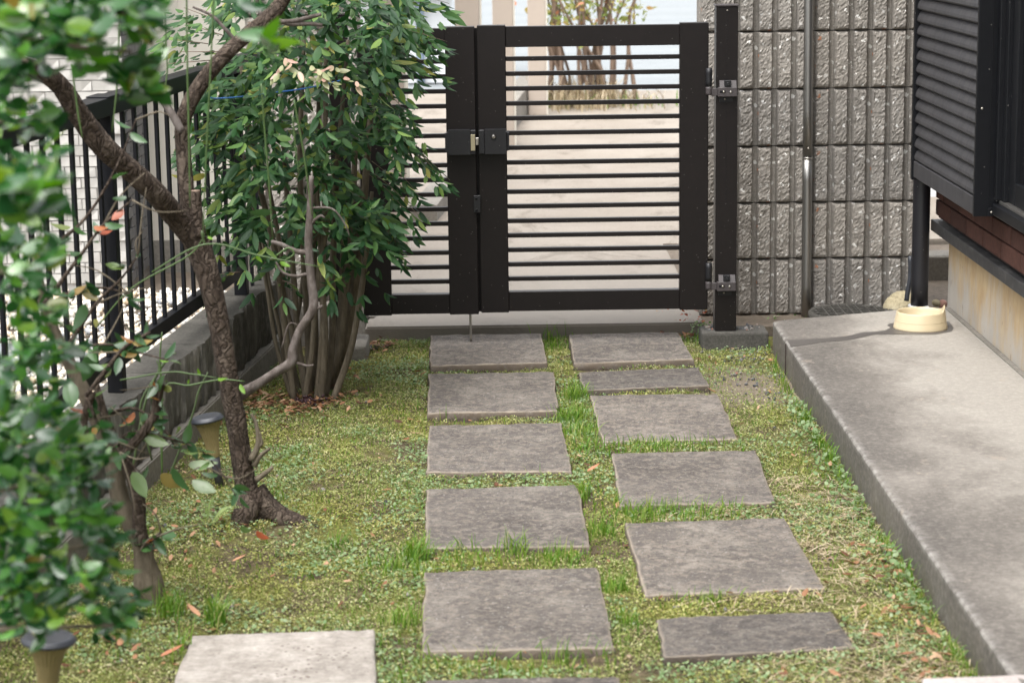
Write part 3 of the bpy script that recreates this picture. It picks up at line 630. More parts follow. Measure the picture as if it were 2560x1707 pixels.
rb = (P(2200+1770/9.8, 740+800/9.8, y=bcx[1]+.09)[0]-P(2200+460/9.8, 740+800/9.8, y=bcx[1]+.09)[0])/2
bc = np.array([bcx[0], bcx[1]+rb, .1012])
def bowl():
    n = 64; prof = [(1.0, 0), (1.0, .004), (.985, .012), (.9515, .0300), (.9500, .0310), (.9535, .0318), (.9535, .0335), (.9485, .0345), (.9465, .0355), (.905, .056), (.892, .064), (.882, .0675), (.868, .0685), (.850, .0675), (.835, .064), (.80, .052), (.76, .030), (.72, .026), (.02, .025)]
    V = []; Fc = []
    for i, (r, z) in enumerate(prof):
        for k in range(n):
            a = 2*math.pi*k/n; da = math.atan2(math.sin(a+.12), math.cos(a+.12)); lift = .020*math.exp(-(da/.33)**2)*min(1, max(0, (z-.045)/.02)) if 8 < i < 16 else 0
            V.append(bc+np.array([rb*r*math.cos(a), rb*r*math.sin(a), z*.80+lift]))
        if i:
            for k in range(n): Fc.append(((i-1)*n+k, (i-1)*n+(k+1) % n, i*n+(k+1) % n, i*n+k))
    Fc.append(tuple(range(n))[::-1]); Fc.append(tuple(range(len(V)-n, len(V)))); return V, Fc
bw = mesh('pet_bowl', *bowl(), 'bowl', None, True, label='cream plastic pet bowl with raised lip on the porch', cat='bowl')
lathe('water', [(.765*rb, .0295), (.01, .0296)], bc, 'water', bw, 48)

# ---------------------------------------------------------------- house on the right
XF = 1.526
hs_ = thing('house', (2.5, 7.3, 0), 'brown tiled house with stained foundation and black louvred shutter case', 'house')
box('foundation', XF, 4.5, -3, 7.366, -.05, .370, 'found', hs_, .002)
box('wall', 1.497, 4.5, -3, 7.405, .3985, 5.2, 'tilejoint', hs_, 0)
bm = bmesh.new(); hexa(bm, [(1.474, -3, .352), (4.5, -3, .352), (4.5, 7.425, .352), (1.474, 7.425, .352), (1.474, -3, .390), (4.5, -3, .398), (4.5, 7.425, .398), (1.474, 7.425, .390)])
bmesh.ops.bevel(bm, geom=bm.edges[:], offset=.002, segments=1, affect='EDGES'); bme('drip_rail', bm, 'band', hs_)
tw, th = .2445, .0575
bmt = bmesh.new(); hexa(bmt, boxc(0, .012, .0034, tw-.0034, .0030, th-.0030)); bmesh.ops.bevel(bmt, geom=bmt.edges[:], offset=.0018, segments=1, affect='EDGES')
tm = bpy.data.meshes.new('wall_tile'); bmt.to_mesh(tm); bmt.free(); tm.materials.append(M['tile'])
for r_ in range(26):
    for k in range(16):
        y = 7.405-(k+1)*tw+(tw/2 if r_ % 2 else 0); z = .4065+r_*th
        if r_ > 3 and y < 7.0: continue
        if y+tw > 7.41: y = 7.405-tw/2; sy = .5
        else: sy = 1
        o = bpy.data.objects.new('wall_tile', tm); COL.objects.link(o); o.parent = hs_; o.location = (1.4855-2.5, y-7.3, z); o.scale = (1, sy, 1)
# shutter case
X1 = 1.388; y0s, y1s = 6.345, 7.315; zb = .552; zt = 2.35
sc_ = thing('shutter_case', (1.4, 6.8, .55)); sc_.parent = hs_; sc_.matrix_parent_inverse = Matrix.Translation(-Vector(hs_['_off']))
sc_['_off'] = [1.4, 6.8, .55]
box('end_panel', X1-.004, 1.470, y0s, y0s+.018, zb-.004, zt, 'sash', sc_, .002)
box('end_panel', X1-.006, 1.470, y1s-.016, y1s+.012, zb-.012, zt, 'sash', sc_, .002)
box('end_trim', 1.462, 1.4815, y0s-.004, y0s+.014, zb, zt, 'sash', sc_, .002)
box('end_seam', 1.425, 1.4265, y0s-.0012, y0s-.0002, zb+.03, zt, 'sash', sc_, 0)
box('back_panel', 1.405, 1.4705, y0s+.019, y1s-.017, zb+.02, zt, 'sash', sc_, 0)
box('bottom_rail', X1-.001, 1.4715, y0s+.0185, y1s-.0165, zb-.002, zb+.052, 'shutter', sc_, .002)
box('foot_bracket', 1.425, 1.484, y0s-.006, y0s-.0015, zb-.003, zb+.022, 'sash', sc_, .001)
for x in (1.434, 1.452): lathe('screw', [(.0035, 0), (.0028, .002), (.001, .003)], (x, y0s-.006, zb+.009), 'screw', sc_, 10, RXm)
lathe('screw', [(.004, 0), (.003, .003)], (X1+.012, y0s, P(2438, 272, y=y0s)[2]), 'screw', sc_, 10, RXm)
prof = [(.0, .0), (-.010, .003), (-.0135, .008), (-.0125, .017), (-.007, .030), (.002, .0405), (.004, .0405), (.004, 0)]
SVx = []; nP = len(prof)
for yy in (y0s+.0185, y1s-.0165): SVx += [(x, yy, z) for x, z in prof]
SF = [(i, (i+1) % nP, nP+(i+1) % nP, nP+i) for i in range(nP)]+[tuple(range(nP))[::-1], tuple(range(nP, 2*nP))]
sm = bpy.data.meshes.new('louver_slat'); sm.from_pydata([(x, y-6.8, z) for x, y, z in SVx], [], SF); sm.materials.append(M['shutter']); sm.update()
k = 0; z = zb+.0525
while z < 1.35:
    o = bpy.data.objects.new('louver_slat', sm); COL.objects.link(o); o.parent = sc_; o.location = (X1+.0135-1.4, 0, z-.55); z += .0413
box('upper_panel', X1+.004, 1.404, y0s+.0185, y1s-.0165, z, zt, 'shutter', sc_, 0)
# window beside the case
wn = thing('window', (1.45, 5.6, .55)); wn.parent = hs_; wn.matrix_parent_inverse = Matrix.Translation(-Vector(hs_['_off'])); wn['_off'] = [1.45, 5.6, .55]
box('sill', 1.432, 1.4845, 4.6, 6.318, .556, .590, 'sash', wn, .003)
box('track', 1.448, 1.4845, 4.6, 6.31, .5905, .600, 'steel', wn, .001)
for x0, x1, y0, y1 in ((1.436, 1.4845, 6.295, 6.319), (1.450, 1.4845, 6.255, 6.2935)): box('frame', x0, x1, y0, y1, .6005, 2.35, 'sash', wn, .002)
box('sash', 1.462, 1.4845, 6.18, 6.253, .6005, 2.35, 'sash', wn, .002); box('sash_rail', 1.463, 1.4845, 4.6, 6.1795, .6005, .665, 'sash', wn, .002)
box('pane', 1.474, 1.4845, 4.6, 6.1795, .6655, 2.35, 'glass', wn, 0)
box('eave', 1.15, 4.5, -3, 7.9, 3.6, 3.75, 'band', hs_, 0)

# ---------------------------------------------------------------- paving stones
def paver(quad, z, label, mat='paver', seed=0, th=.06, rough=1., name='paving_stone', cat='paving stone', n=22):
    r_ = np.random.default_rng(seed); q = [np.array(P(a*S, b*S, z=z)) for a, b in quad]; V = []; Fc = []; gs = np.r_[0, .009, np.linspace(.035, .965, n-4), .991, 1]
    jt = r_.normal(0, 1, (4, n)); jt = np.array([np.convolve(j, [.25, .5, .25], 'same') for j in jt])*.0022*rough
    for j in range(n):
        for i in range(n):
            u, w = gs[i], gs[j]
            p = (q[0]*(1-u)+q[1]*u)*(1-w)+(q[3]*(1-u)+q[2]*u)*w; p = p.copy()
            ed = min(i, j, n-1-i, n-1-j)
            if j == 0: p[1] += jt[0, i]
            if j == n-1: p[1] += jt[1, i]
            if i == 0: p[0] += jt[2, j]
            if i == n-1: p[0] += jt[3, j]
            p[2] += r_.normal(0, .0010)*rough-(.0035 if ed < .5 else 0)*(1 if rough else .5)
            if 0 < ed < 1.5:
                if j == 1: p[1] += jt[0, i]*.9
                if j == n-2: p[1] += jt[1, i]*.9
                if i == 1: p[0] += jt[2, j]*.9
                if i == n-2: p[0] += jt[3, j]*.9
            V.append(p)
    for j in range(n-1):
        for i in range(n-1): a = j*n+i; Fc.append((a, a+n, a+n+1, a+1))
    rim = [i for i in range(n)]+[j*n+n-1 for j in range(1, n)]+[(n-1)*n+i for i in range(n-2, -1, -1)]+[j*n for j in range(n-2, 0, -1)]
    b0 = len(V); cen = sum(q)/4
    for i in rim:
        p = V[i].copy(); d = (p-cen)[:2]; d = d/np.linalg.norm(d); p[2] = z-th*.45; p[:2] += d*r_.uniform(0, .004); V.append(p)
    b1 = len(V)
    for i in rim: p = V[i].copy(); p[2] = z-th-.03; V.append(p)
    m_ = len(rim)
    for k in range(m_):
        a, b = rim[k], rim[(k+1) % m_]; Fc.append((a, b, b0+(k+1) % m_, b0+k)); Fc.append((b0+k, b0+(k+1) % m_, b1+(k+1) % m_, b1+k))
    o = mesh(name, V, Fc, mat, None, True, label=label, cat=cat, group=('paving stones in the lawn' if mat == 'paver' else None))
    return [p[:2] for p in q]
ST = [
 ([(988, 770), (1243, 765), (1258, 832), (988, 840)], 'dark paving stone of the left row nearest the gate, under the drop rod'),
 ([(985, 858), (1272, 853), (1284, 943), (981, 948)], 'second dark paving stone from the gate in the left row'),
 ([(987, 977), (1290, 970), (1315, 1081), (978, 1084)], 'third dark paving stone from the gate in the left row'),
 ([(978, 1123), (1327, 1112), (1356, 1253), (977, 1258)], 'fourth dark paving stone from the gate in the left row'),
 ([(975, 1312), (1372, 1302), (1413, 1486), (968, 1496)], 'fifth dark paving stone from the gate in the left row, large with chipped right edge'),
 ([(978, 1560), (1422, 1551), (1468, 1770), (962, 1780)], 'dark paving stone of the left row cut off by the bottom of the picture'),
 ([(1307, 768), (1557, 762), (1593, 824), (1318, 834)], 'dark paving stone of the right row nearest the gate'),
 ([(1327, 855), (1604, 843), (1630, 884), (1342, 896)], 'narrow half-size dark paving stone second from the gate in the right row'),
 ([(1355, 907), (1650, 904), (1695, 1007), (1382, 1014)], 'third dark paving stone from the gate in the right row'),
 ([(1403, 1040), (1736, 1033), (1782, 1153), (1425, 1160)], 'fourth dark paving stone from the gate in the right row'),
 ([(1435, 1200), (1803, 1187), (1895, 1350), (1480, 1367)], 'fifth dark paving stone from the gate in the right row'),
 ([(1508, 1420), (1910, 1402), (1968, 1488), (1525, 1508)], 'narrow dark paving stone lowest in the right row')]
polys = []
for i, (q, l) in enumerate(ST): polys.append(paver(q, (.028, .021, .014, .011, .009, .008)[i % 6], l, 'paver', 100+i))
polys.append(paver([(442, 1457), (862, 1443), (868, 1720), (330, 1740)], .012, 'large pale pitted paving stone at the bottom left', 'pale_paver', 120, .05, .7))
pk = paver([(2118, 1556), (2600, 1538), (2660, 1700), (2150, 1730)], .100, 'pale pinkish stone step at the bottom right corner beside the porch', 'pinkstone', 121, .12, .15, 'stone_step', 'step', 12)
polys.append(pk)

# ---------------------------------------------------------------- left retaining wall, fence, gravel
fd = np.array([.1085, .9941]); fn = np.array([-fd[1], fd[0]])        # along, away from the lawn
W0 = np.array([-.749, 7.031]); ZT = .25
def fp(s, off, z): q = W0+fd*s+fn*off; return np.array([q[0], q[1], z])
rw = thing('retaining_wall', fp(-1, .06, 0), 'weathered dark concrete block retaining wall under the black fence', 'wall')
bm = bmesh.new(); hexa(bm, [fp(-6, -.018, -.1), fp(.26, -.018, -.1), fp(.26, .135, -.1), fp(-6, .135, -.1), fp(-6, -.018, .068), fp(.26, -.018, .068), fp(.26, .135, .068), fp(-6, .135, .068)])
bmesh.ops.bevel(bm, geom=bm.edges[:], offset=.004, segments=2, affect='EDGES'); bme('footing', bm, 'footing', rw)
def ribbed(seed, L=.388, hgt=.180):
    r_ = np.random.default_rng(seed); nxp, nz = 44, 7; V = []; Fc = []
    prof_ = np.cumsum(r_.normal(0, .0045, nxp)); prof_ -= prof_.mean(); prof_ = np.clip(prof_*.5+r_.normal(0, .0035, nxp), -.012, .012)
    for j in range(nz):
        for i in range(nxp):
            e_ = .006 if j in (0, nz-1) else 0
            V.append((i/(nxp-1)*L, prof_[i]+r_.normal(0, .0012)+(e_ if j == 0 else 0), j/(nz-1)*(hgt)))
    for j in range(nz-1):
        for i in range(nxp-1): a = j*nxp+i; Fc.append((a, a+1, a+nxp+1, a+nxp))
    t0 = len(V)
    for i in range(nxp): V.append((i/(nxp-1)*L, .12+r_.normal(0, .0005), hgt+.0005))
    for i in range(nxp-1): a = (nz-1)*nxp+i; Fc.append((a, a+1, t0+i+1, t0+i))
    b0 = len(V)
    for i in range(nxp): V.append((i/(nxp-1)*L, .12, 0))
    for i in range(nxp-1): Fc.append((t0+i, t0+i+1, b0+i+1, b0+i))
    for e_ in (0, nxp-1):
        Fc.append(tuple([j*nxp+e_ for j in range(nz)]+[t0+e_, b0+e_]))
    me = bpy.data.meshes.new('wall_block'); me.from_pydata([tuple(map(float, v)) for v in V], [], Fc); me.materials.append(M['blockL']); me.materials.append(M['coping']); me.update()
    for p in me.polygons:
        if abs(p.normal.z) > .8 and p.center.z > .1: p.material_index = 1
    return me
RB = [ribbed(200+i) for i in range(4)]
ang = math.atan2(fd[1], fd[0])
for k in range(-12, 1):
    # local x along the wall, local y away from the lawn
    s0 = k*.3945-.14; q = fp(s0, 0, .0695)-np.array(rw['_off'])
    o = bpy.data.objects.new('wall_block', RB[k % 4]); COL.objects.link(o); o.parent = rw; o.location = q; o.rotation_euler = (0, 0, ang)
# fence
fe = thing('fence', fp(-1, .06, .25), 'black metal bar fence standing on the retaining wall', 'fence')
FO = .062; ZTOP = 1.0
def fbar(name, s0, s1, o0, o1, z0, z1, mat='fence', bev=.001, par=None):
    bm = bmesh.new(); hexa(bm, [fp(s0, o0, z0), fp(s0, o1, z0), fp(s1, o1, z0), fp(s1, o0, z0), fp(s0, o0, z1), fp(s0, o1, z1), fp(s1, o1, z1), fp(s1, o0, z1)])
    bmesh.ops.recalc_face_normals(bm, faces=bm.faces[:])
    if bev: bmesh.ops.bevel(bm, geom=bm.edges[:], offset=bev, segments=1, affect='EDGES')
    return bme(name, bm, mat, par or fe)
sp0 = -1.555; dsp = 1.44                       # near post and the next
for k in range(-2, 2):
    s = sp0+k*dsp; fbar('post', s-.018, s+.018, FO-.022, FO+.018, .2505, ZTOP-.045)
for k in range(-2, 1):
    fbar('top_rail', sp0+k*dsp-.0005*0+.001, sp0+(k+1)*dsp-.001, FO-.028, FO+.026, ZTOP-.044, ZTOP)
    fbar('rail_joint', sp0+(k+1)*dsp-.05, sp0+(k+1)*dsp+.05, FO-.030, FO+.028, ZTOP+.0005, ZTOP+.004, 'fence')
    fbar('bottom_rail', sp0+k*dsp+.0185, sp0+(k+1)*dsp-.0185, FO-.014, FO+.012, .312, .352)
    nb = 13
    for j in range(nb):
        s = sp0+k*dsp+(j+.5)*dsp/nb; fbar('bar', s-.008, s+.008, FO-.0055, FO+.0045, .3525, ZTOP-.0445)
fbar('top_rail', sp0+dsp+.001, sp0+dsp+.32, FO-.028, FO+.026, ZTOP-.044, ZTOP)
for j in range(3):
    s = sp0+dsp+(j+.5)*.11; fbar('bar', s-.008, s+.008, FO-.0055, FO+.0045, .2505, ZTOP-.0445)
# gravel
bm = bmesh.new(); bmesh.ops.create_icosphere(bm, subdivisions=1, radius=.5); bm.verts.ensure_lookup_table()
iv = np.array([v.co[:] for v in bm.verts]); it = np.array([[v.index for v in f.verts] for f in bm.faces]); bm.free()
def randR(n, r_=rng):
    q = r_.normal(size=(n, 4)); q /= np.linalg.norm(q, axis=1)[:, None]; w, x, y, z = q.T
    return np.stack([np.stack([1-2*(y*y+z*z), 2*(x*y-z*w), 2*(x*z+y*w)], -1), np.stack([2*(x*y+z*w), 1-2*(x*x+z*z), 2*(y*z-x*w)], -1), np.stack([2*(x*z-y*w), 2*(y*z+x*w), 1-2*(x*x+y*y)], -1)], 1)
n = 9000; s_ = rng.uniform(-3.0, .25, n); o_ = rng.uniform(.135, 1.25, n); pos = np.stack([W0[0]+fd[0]*s_+fn[0]*o_, W0[1]+fd[1]*s_+fn[1]*o_, .190+rng.uniform(0, .014, n)], 1)
V_, T_ = inst(iv, it, pos, randR(n), rng.uniform(.012, .03, (n, 1))*rng.uniform(.6, 1.1, (n, 3)))
soup('gravel', V_, T_, 'pebble', kind='stuff', label='cream and grey pebbles behind the black fence')
for i, (s, o, l) in enumerate(((-1.9, .55, 'flat blue-grey stepping slab in the pebbles, nearer one'), (-.9, .62, 'flat blue-grey stepping slab in the pebbles, farther one'))):
    bm = bmesh.new(); c = fp(s, o, 0); hexa(bm, boxc(c[0]-.16, c[0]+.16, c[1]-.16, c[1]+.16, .186, .212)); bmesh.ops.bevel(bm, geom=bm.edges[:], offset=.004, segments=1, affect='EDGES')
    bme('stepping_slab', bm, 'asphalt', None, label=l, cat='paving stone')

# ---------------------------------------------------------------- neighbour house
nh = thing('neighbour_house', (-2.5, 8, .18), 'neighbouring house with white brick siding and smooth cream wall behind the fence', 'house')
xa = P(318, 400, y=7.35)[0]; xb2 = P(379, 400, y=7.95)[0]
box('siding_wall', -6, xa-.012, 7.362, 8.6, .10, 5.5, 'mortar', nh, 0)
box('cream_wall', -6, -.72, 7.80, 8.4, .10, 5.5, 'cream', nh, 0)
box('base_strip', xa-.3, -.715, 7.78, 7.7995, .10, .30, 'footing', nh, 0)
for k in range(5): box('panel_trim', xa+.12+k*.2, xa+.127+k*.2, 7.793, 7.7995, .30, 5.4, 'cream', nh, 0)
bw_, bh_ = .105, .036
def brickmesh(name, L, mat, seed):
    r_ = np.random.default_rng(seed); bm = bmesh.new(); hexa(bm, boxc(0, L-.003, -.007, .0, .0016, bh_-.0016))
    bmesh.ops.subdivide_edges(bm, edges=[e_ for e_ in bm.edges if abs(e_.verts[0].co.x-e_.verts[1].co.x) > .02], cuts=2)
    for v in bm.verts:
        if v.co.y < -.005: v.co.y += r_.uniform(-.003, .003)
    me = bpy.data.meshes.new(name); bm.to_mesh(me); bm.free(); me.materials.append(M[mat]); return me
wb = [brickmesh('siding_brick', bw_, 'white_brick', 300+i) for i in range(3)]; gb = [brickmesh('siding_brick', bw_, 'shaded_brick', 310+i) for i in range(3)]
for r_ in range(34):
    for k in range(8):
        x = xa-(k+1)*bw_-(bw_/2 if r_ % 2 else 0)
        o = bpy.data.objects.new('siding_brick', wb[(r_+k) % 3]); COL.objects.link(o); o.parent = nh; o.location = (x+2.5, 7.361-8, .22+r_*bh_-.18)
    for k in range(4):
        y = 7.36+k*bw_+(bw_/2 if r_ % 2 else 0)
        o = bpy.data.objects.new('siding_brick', gb[(r_+k) % 3]); COL.objects.link(o); o.parent = nh; o.rotation_euler = (0, 0, math.pi/2); o.location = (xa-.0105+2.5, y-8, .22+r_*bh_-.18)

# ---------------------------------------------------------------- beyond the gate
TP = [(974, 9.13, 'nearest of the taupe posts beyond the gate, behind the narrow leaf'), (1172, 11.2, 'second taupe post beyond the gate, rising above the lock stile'), (1260, 13.2, 'third taupe post beyond the gate'), (1344, 15.2, 'farthest taupe post beyond the gate, beside the bare bush')]
for u, y, l in TP:
    x = P(u, 300, y=y)[0]; w = .061
    t = thing('fence_post', (x, y, .05), l, 'post', 'taupe posts beyond the gate')
    box('shaft', x-w, x+w, y, y+.07, .0485, 2.4, 'tan', t, .004); box('edge_strip', x+w+.0005, x+w+.012, y+.006, y+.06, .0485, 2.395, 'cream', t, .002)
ky0 = P(1010, 624, z=.05)
mesh('kerb_wall', [(x, y, z) for y, z in ((10.2, .05), (10.25, .10), (16.3, .33)) for x in ()] or
     [(-.40, 10.0, .04), (-.28, 10.0, .04), (.32, 16.4, .04), (.20, 16.4, .04), (-.40, 10.0, .12), (-.28, 10.0, .12), (.32, 16.4, .26), (.20, 16.4, .26)],
     [(3, 2, 1, 0), (4, 5, 6, 7), (0, 1, 5, 4), (1, 2, 6, 5), (2, 3, 7, 6), (3, 0, 4, 7)], 'footing', None, label='low sloping concrete kerb wall running between the taupe posts', cat='kerb')
sh = thing('shed', (-.9, 17.9, .03), 'small white shed with blue-grey roof seen through the narrow gate leaf', 'shed')
box('wall', -2.4, -.36, 18.3, 19.6, .04, .86, 'shedwall', sh, .004)
bm = bmesh.new(); hexa(bm, [(-2.5, 18.0, .80), (-.22, 18.0, .88), (-.22, 19.8, 1.3), (-2.5, 19.8, 1.3), (-2.5, 18.0, .87), (-.22, 18.0, .95), (-.22, 19.8, 1.37), (-2.5, 19.8, 1.37)]); bme('roof', bm, 'shedroof', sh)
tube('gutter_pipe', [(-.62, 18.25, .05), (-.62, 18.25, .5), (-.62, 18.25, .84)], .035, 'shedroof', sh, 10, 2)
bp = np.array([.62, 15.9, .05])
bb = thing('bare_bush', bp, 'leggy half-bare bush with tan dry grass at its foot beyond the gate', 'bush')
tips = []
for k in range(26):
    a = rng.uniform(0, 6.28); b0 = bp+np.array([rng.normal(0, .16), rng.normal(0, .08), 0]); hgt = rng.uniform(.7, 1.7); sp_ = rng.uniform(.1, .45)
    pts = [b0]
    for j in range(1, 5): pts.append(b0+np.array([math.cos(a)*sp_*(j/4)**1.3+rng.normal(0, .03), math.sin(a)*sp_*.5*(j/4), hgt*j/4]))
    tube('stem', pts, [rng.uniform(.012, .026)*(1-.18*j) for j in range(5)], 'twig', bb, 6, 2)
    tips += [(pts[j], pts[j+1]) for j in (1, 2, 3)]
tv, tf = leaf_t(.5, .2, .2); n = 1500
ii = rng.integers(0, len(tips), n); fr = rng.random((n, 1)); A_ = np.array([tips[i][0] for i in ii]); B_ = np.array([tips[i][1] for i in ii]); pos = A_*(1-fr)+B_*fr+rng.normal(0, .07, (n, 3))
pos = pos[pos[:, 2] > .5]; n = len(pos)
V_, T_ = inst(tv, tf, pos, randR(n), rng.uniform(.03, .06, n)); soup('foliage', V_, T_, 'farleaf', bb, kind='stuff')
# dry grass round it
def blades(n, pos, L, w, lean, r_=rng, bend=.5, dev=.5, flat=False):
    "curved three-segment blades; returns verts, tris"
    az = r_.uniform(0, 2*math.pi, n); ln = np.abs(r_.normal(lean, lean*dev, n)); d = np.stack([np.cos(az), np.sin(az), np.zeros(n)], 1); sd_ = np.stack([-np.sin(az+.6), np.cos(az+.6), np.zeros(n)], 1)
    Vs = []
    for t, ww in ((0, 1), (.4, .85), (.75, .5), (1, 0)):
        th_ = ln+(t-.5)*.25 if flat else ln*(t*(1-bend)+bend*t*t); c = pos+d*(np.sin(th_)*L*t)[:, None]; c[:, 2] += np.cos(th_)*L*t
        if ww: Vs += [c-sd_*(w*ww/2)[:, None], c+sd_*(w*ww/2)[:, None]]
        else: Vs.append(c)
    V = np.stack(Vs, 1); T = np.array([(0, 1, 3), (0, 3, 2), (2, 3, 5), (2, 5, 4), (4, 5, 6)])
    return V.reshape(-1, 3), (T[None]+(np.arange(n)*7)[:, None, None]).reshape(-1, 3)
n = 700; pos = np.stack([bp[0]+rng.normal(.0, .19, n), bp[1]+rng.normal(-.05, .2, n), np.full(n, .05)], 1)
V_, T_ = blades(n, pos, rng.uniform(.05, .30, n)**1.0, rng.uniform(.006, .012, n), .9); soup('dry_grass', V_, T_, 'straw', None, kind='stuff', label='tan dry grass at the foot of the bare bush')
n = 120; pos = np.stack([bp[0]+rng.normal(0, .35, n), bp[1]+rng.normal(-.12, .1, n), np.full(n, .05)], 1)
V_, T_ = blades(n, pos, rng.uniform(.05, .16, n), rng.uniform(.006, .012, n), .6); soup('green_grass', V_, T_, 'grass', None, kind='stuff', label='green grass at the foot of the bare bush')

# ---------------------------------------------------------------- trees and shrubs
def pp(l, D): return [P(u, v, y=(D if not isinstance(D, (list, tuple)) else D[i])) for i, (u, v) in enumerate(l)]
tr = thing('garden_tree', P(640, 1310, z=0), 'pruned brown-barked tree with forked trunk and flared root beside the paving', 'tree')
def trad(l, D, w): return [wi*np.linalg.norm(p)/F/2 for wi, p in zip(w, pp(l, D))]
l = [(650, 1335), (640, 1300), (622, 1240), (606, 1160), (590, 1050), (568, 930), (545, 800), (520, 690), (490, 600)]; w = [100, 88, 62, 54, 53, 53, 52, 57, 64]
tube('trunk', pp(l, 5.12), trad(l, 5.12, w), 'bark', tr, 22, 14, .065, 1)
l = [(490, 605), (440, 545), (385, 480), (320, 420), (262, 370), (200, 290), (150, 215), (100, 180), (20, 150)]; w = [62, 58, 55, 53, 53, 51, 46, 41, 36]; D = [5.12, 5.08, 5.0, 4.95, 4.9, 4.85, 4.8, 4.75, 4.7]
tube('limb', pp(l, D), trad(l, 5, w), 'bark', tr, 20, 14, .07, 2)
l = [(484, 590), (472, 520), (463, 430), (455, 330), (468, 270), (505, 205), (560, 140), (620, 85), (672, 45), (715, -10), (745, -80)]; w = [44, 40, 38, 38, 38, 37, 37, 35, 39, 32, 28]
tube('limb', pp(l, 5.14), trad(l, 5.14, w), 'bark', tr, 20, 14, .07, 3)
l = [(500, 590), (494, 540), (490, 492), (489, 478)]; w = [34, 28, 25, 24]; tube('cut_stub', pp(l, 5.1), trad(l, 5.1, w), 'bark', tr, 12, 5, .05, 4)
lathe('cut_face', [(.0105, 0), (.0100, .002)], P(489, 478, y=5.1), 'twig', tr, 12)
l = [(455, 330), (420, 270), (380, 220), (330, 188)]; w = [20, 19, 17, 13]; tube('branch', pp(l, 5.1), trad(l, 5.1, w), 'bark3', tr, 10, 6, .06, 5)
l = [(600, 985), (640, 962), (690, 930), (728, 905), (733, 870), (752, 820), (783, 770), (778, 700), (771, 620), (774, 540), (779, 440)]; w = [40, 30, 28, 30, 26, 25, 28, 26, 24, 20, 14]
tube('branch', pp(l, 5.2), trad(l, 5.2, [x*.85 for x in w]), 'bark3', tr, 12, 9, .10, 6)
for l, w in (([(776, 632), (740, 628), (705, 612), (678, 604)], [16, 13, 11, 9]), ([(768, 685), (735, 690), (706, 680), (690, 655)], [9, 8, 7, 5]), ([(776, 560), (800, 540), (812, 545)], [9, 7, 5]),
             ([(735, 905), (765, 914), (785, 912)], [9, 7, 4]), ([(668, 46), (700, 55), (740, 52), (803, 36)], [16, 13, 12, 9]), ([(672, 40), (720, 60), (770, 60), (806, 64)], [13, 11, 10, 8]),
             ([(660, 50), (645, 20), (640, -30)], [14, 11, 9]), ([(600, 115), (560, 70), (530, 40), (482, 18)], [9, 8, 7, 5]), ([(780, 775), (800, 768), (806, 764)], [12, 9, 6]), ([(705, 870), (722, 811), (745, 812)], [5, 4, 3]), ([(775, 520), (830, 522), (862, 560), (874, 590)], [7, 5, 4, 3])):
    tube('twig', pp(l, 5.2), trad(l, 5.2, w), 'bark3', tr, 8, 4, .08, int(l[0][0]))
for l, w in (([(628, 1150), (645, 1110), (640, 1060), (628, 1035)], [20, 14, 10, 8]), ([(640, 1115), (655, 1108), (648, 1080)], [10, 8, 5]), ([(635, 1165), (650, 1140), (675, 1120)], [16, 12, 7]), ([(640, 1200), (665, 1182), (682, 1167)], [17, 13, 9])):
    tube('dead_spur', pp(l, 5.1), trad(l, 5.1, w), 'lampstem' if 0 else 'bark2', tr, 9, 5, .1, int(l[1][0]))
tube('root', [P(632, 1230, y=5.12), P(665, 1270, y=5.11), P(705, 1295, y=5.10), P(752, 1312, y=5.09), P(790, 1322, y=5.08)], [.032, .030, .026, .022, .008], 'bark', tr, 14, 8, .10, 9)
tube('root', [P(630, 1250, y=5.10), P(605, 1300, y=5.07), P(585, 1325, y=5.05)], [.03, .026, .012], 'bark', tr, 12, 7, .10, 10)

# nandina clump by the gate
nb0 = P(790, 985, z=0)
na = thing('nandina_shrub', nb0, 'dense upright shrub with glossy dark green leaflets and bundled bare stems', 'shrub')
stems = []
SL = [([(735, 985), (710, 800), (690, 640), (640, 420), (600, 150)], 24), ([(765, 990), (745, 850), (735, 700), (720, 520), (700, 250)], 22), ([(775, 985), (770, 830), (760, 650), (750, 400), (760, 100)], 24), ([(785, 990), (788, 860), (783, 700), (790, 480), (800, 150)], 26),
      ([(800, 985), (812, 850), (805, 700), (812, 500), (815, 120)], 26), ([(812, 990), (830, 850), (832, 700), (838, 520), (860, 200)], 24), ([(800, 995), (845, 880), (862, 720), (878, 600), (890, 330)], 32), ([(820, 985), (862, 860), (885, 720), (905, 560), (925, 300)], 36),
      ([(790, 985), (800, 900), (808, 760), (800, 600), (790, 420)], 20), ([(770, 985), (752, 900), (712, 760), (700, 620), (665, 430)], 22), ([(745, 985), (718, 930), (700, 830), (672, 700), (650, 560)], 16), ([(825, 985), (850, 930), (868, 820), (880, 640), (900, 480)], 26), ([(760, 990), (780, 880), (795, 700), (840, 420), (870, 100)], 22), ([(730, 985), (690, 860), (668, 720), (640, 560), (610, 380)], 15), ([(805, 990), (838, 900), (850, 780), (856, 640), (862, 480)], 20), ([(750, 990), (730, 880), (752, 740), (768, 560), (775, 380)], 16), ([(830, 990), (875, 880), (898, 760), (915, 640), (930, 480)], 24)]
for i, (l, w) in enumerate(SL):
    D = 6.56+(i % 4-1.5)*.05; ps = pp(l, D); ps[0] = np.array([ps[0][0], ps[0][1], -.01])
    tube('stem', ps, [w*.74*D/F/2*k for k in (1.1, 1, .95, .8, .55)], 'bark2', na, 10, 7, .06, 30+i); stems.append(ps)
LP, LD, LN = [], [], []
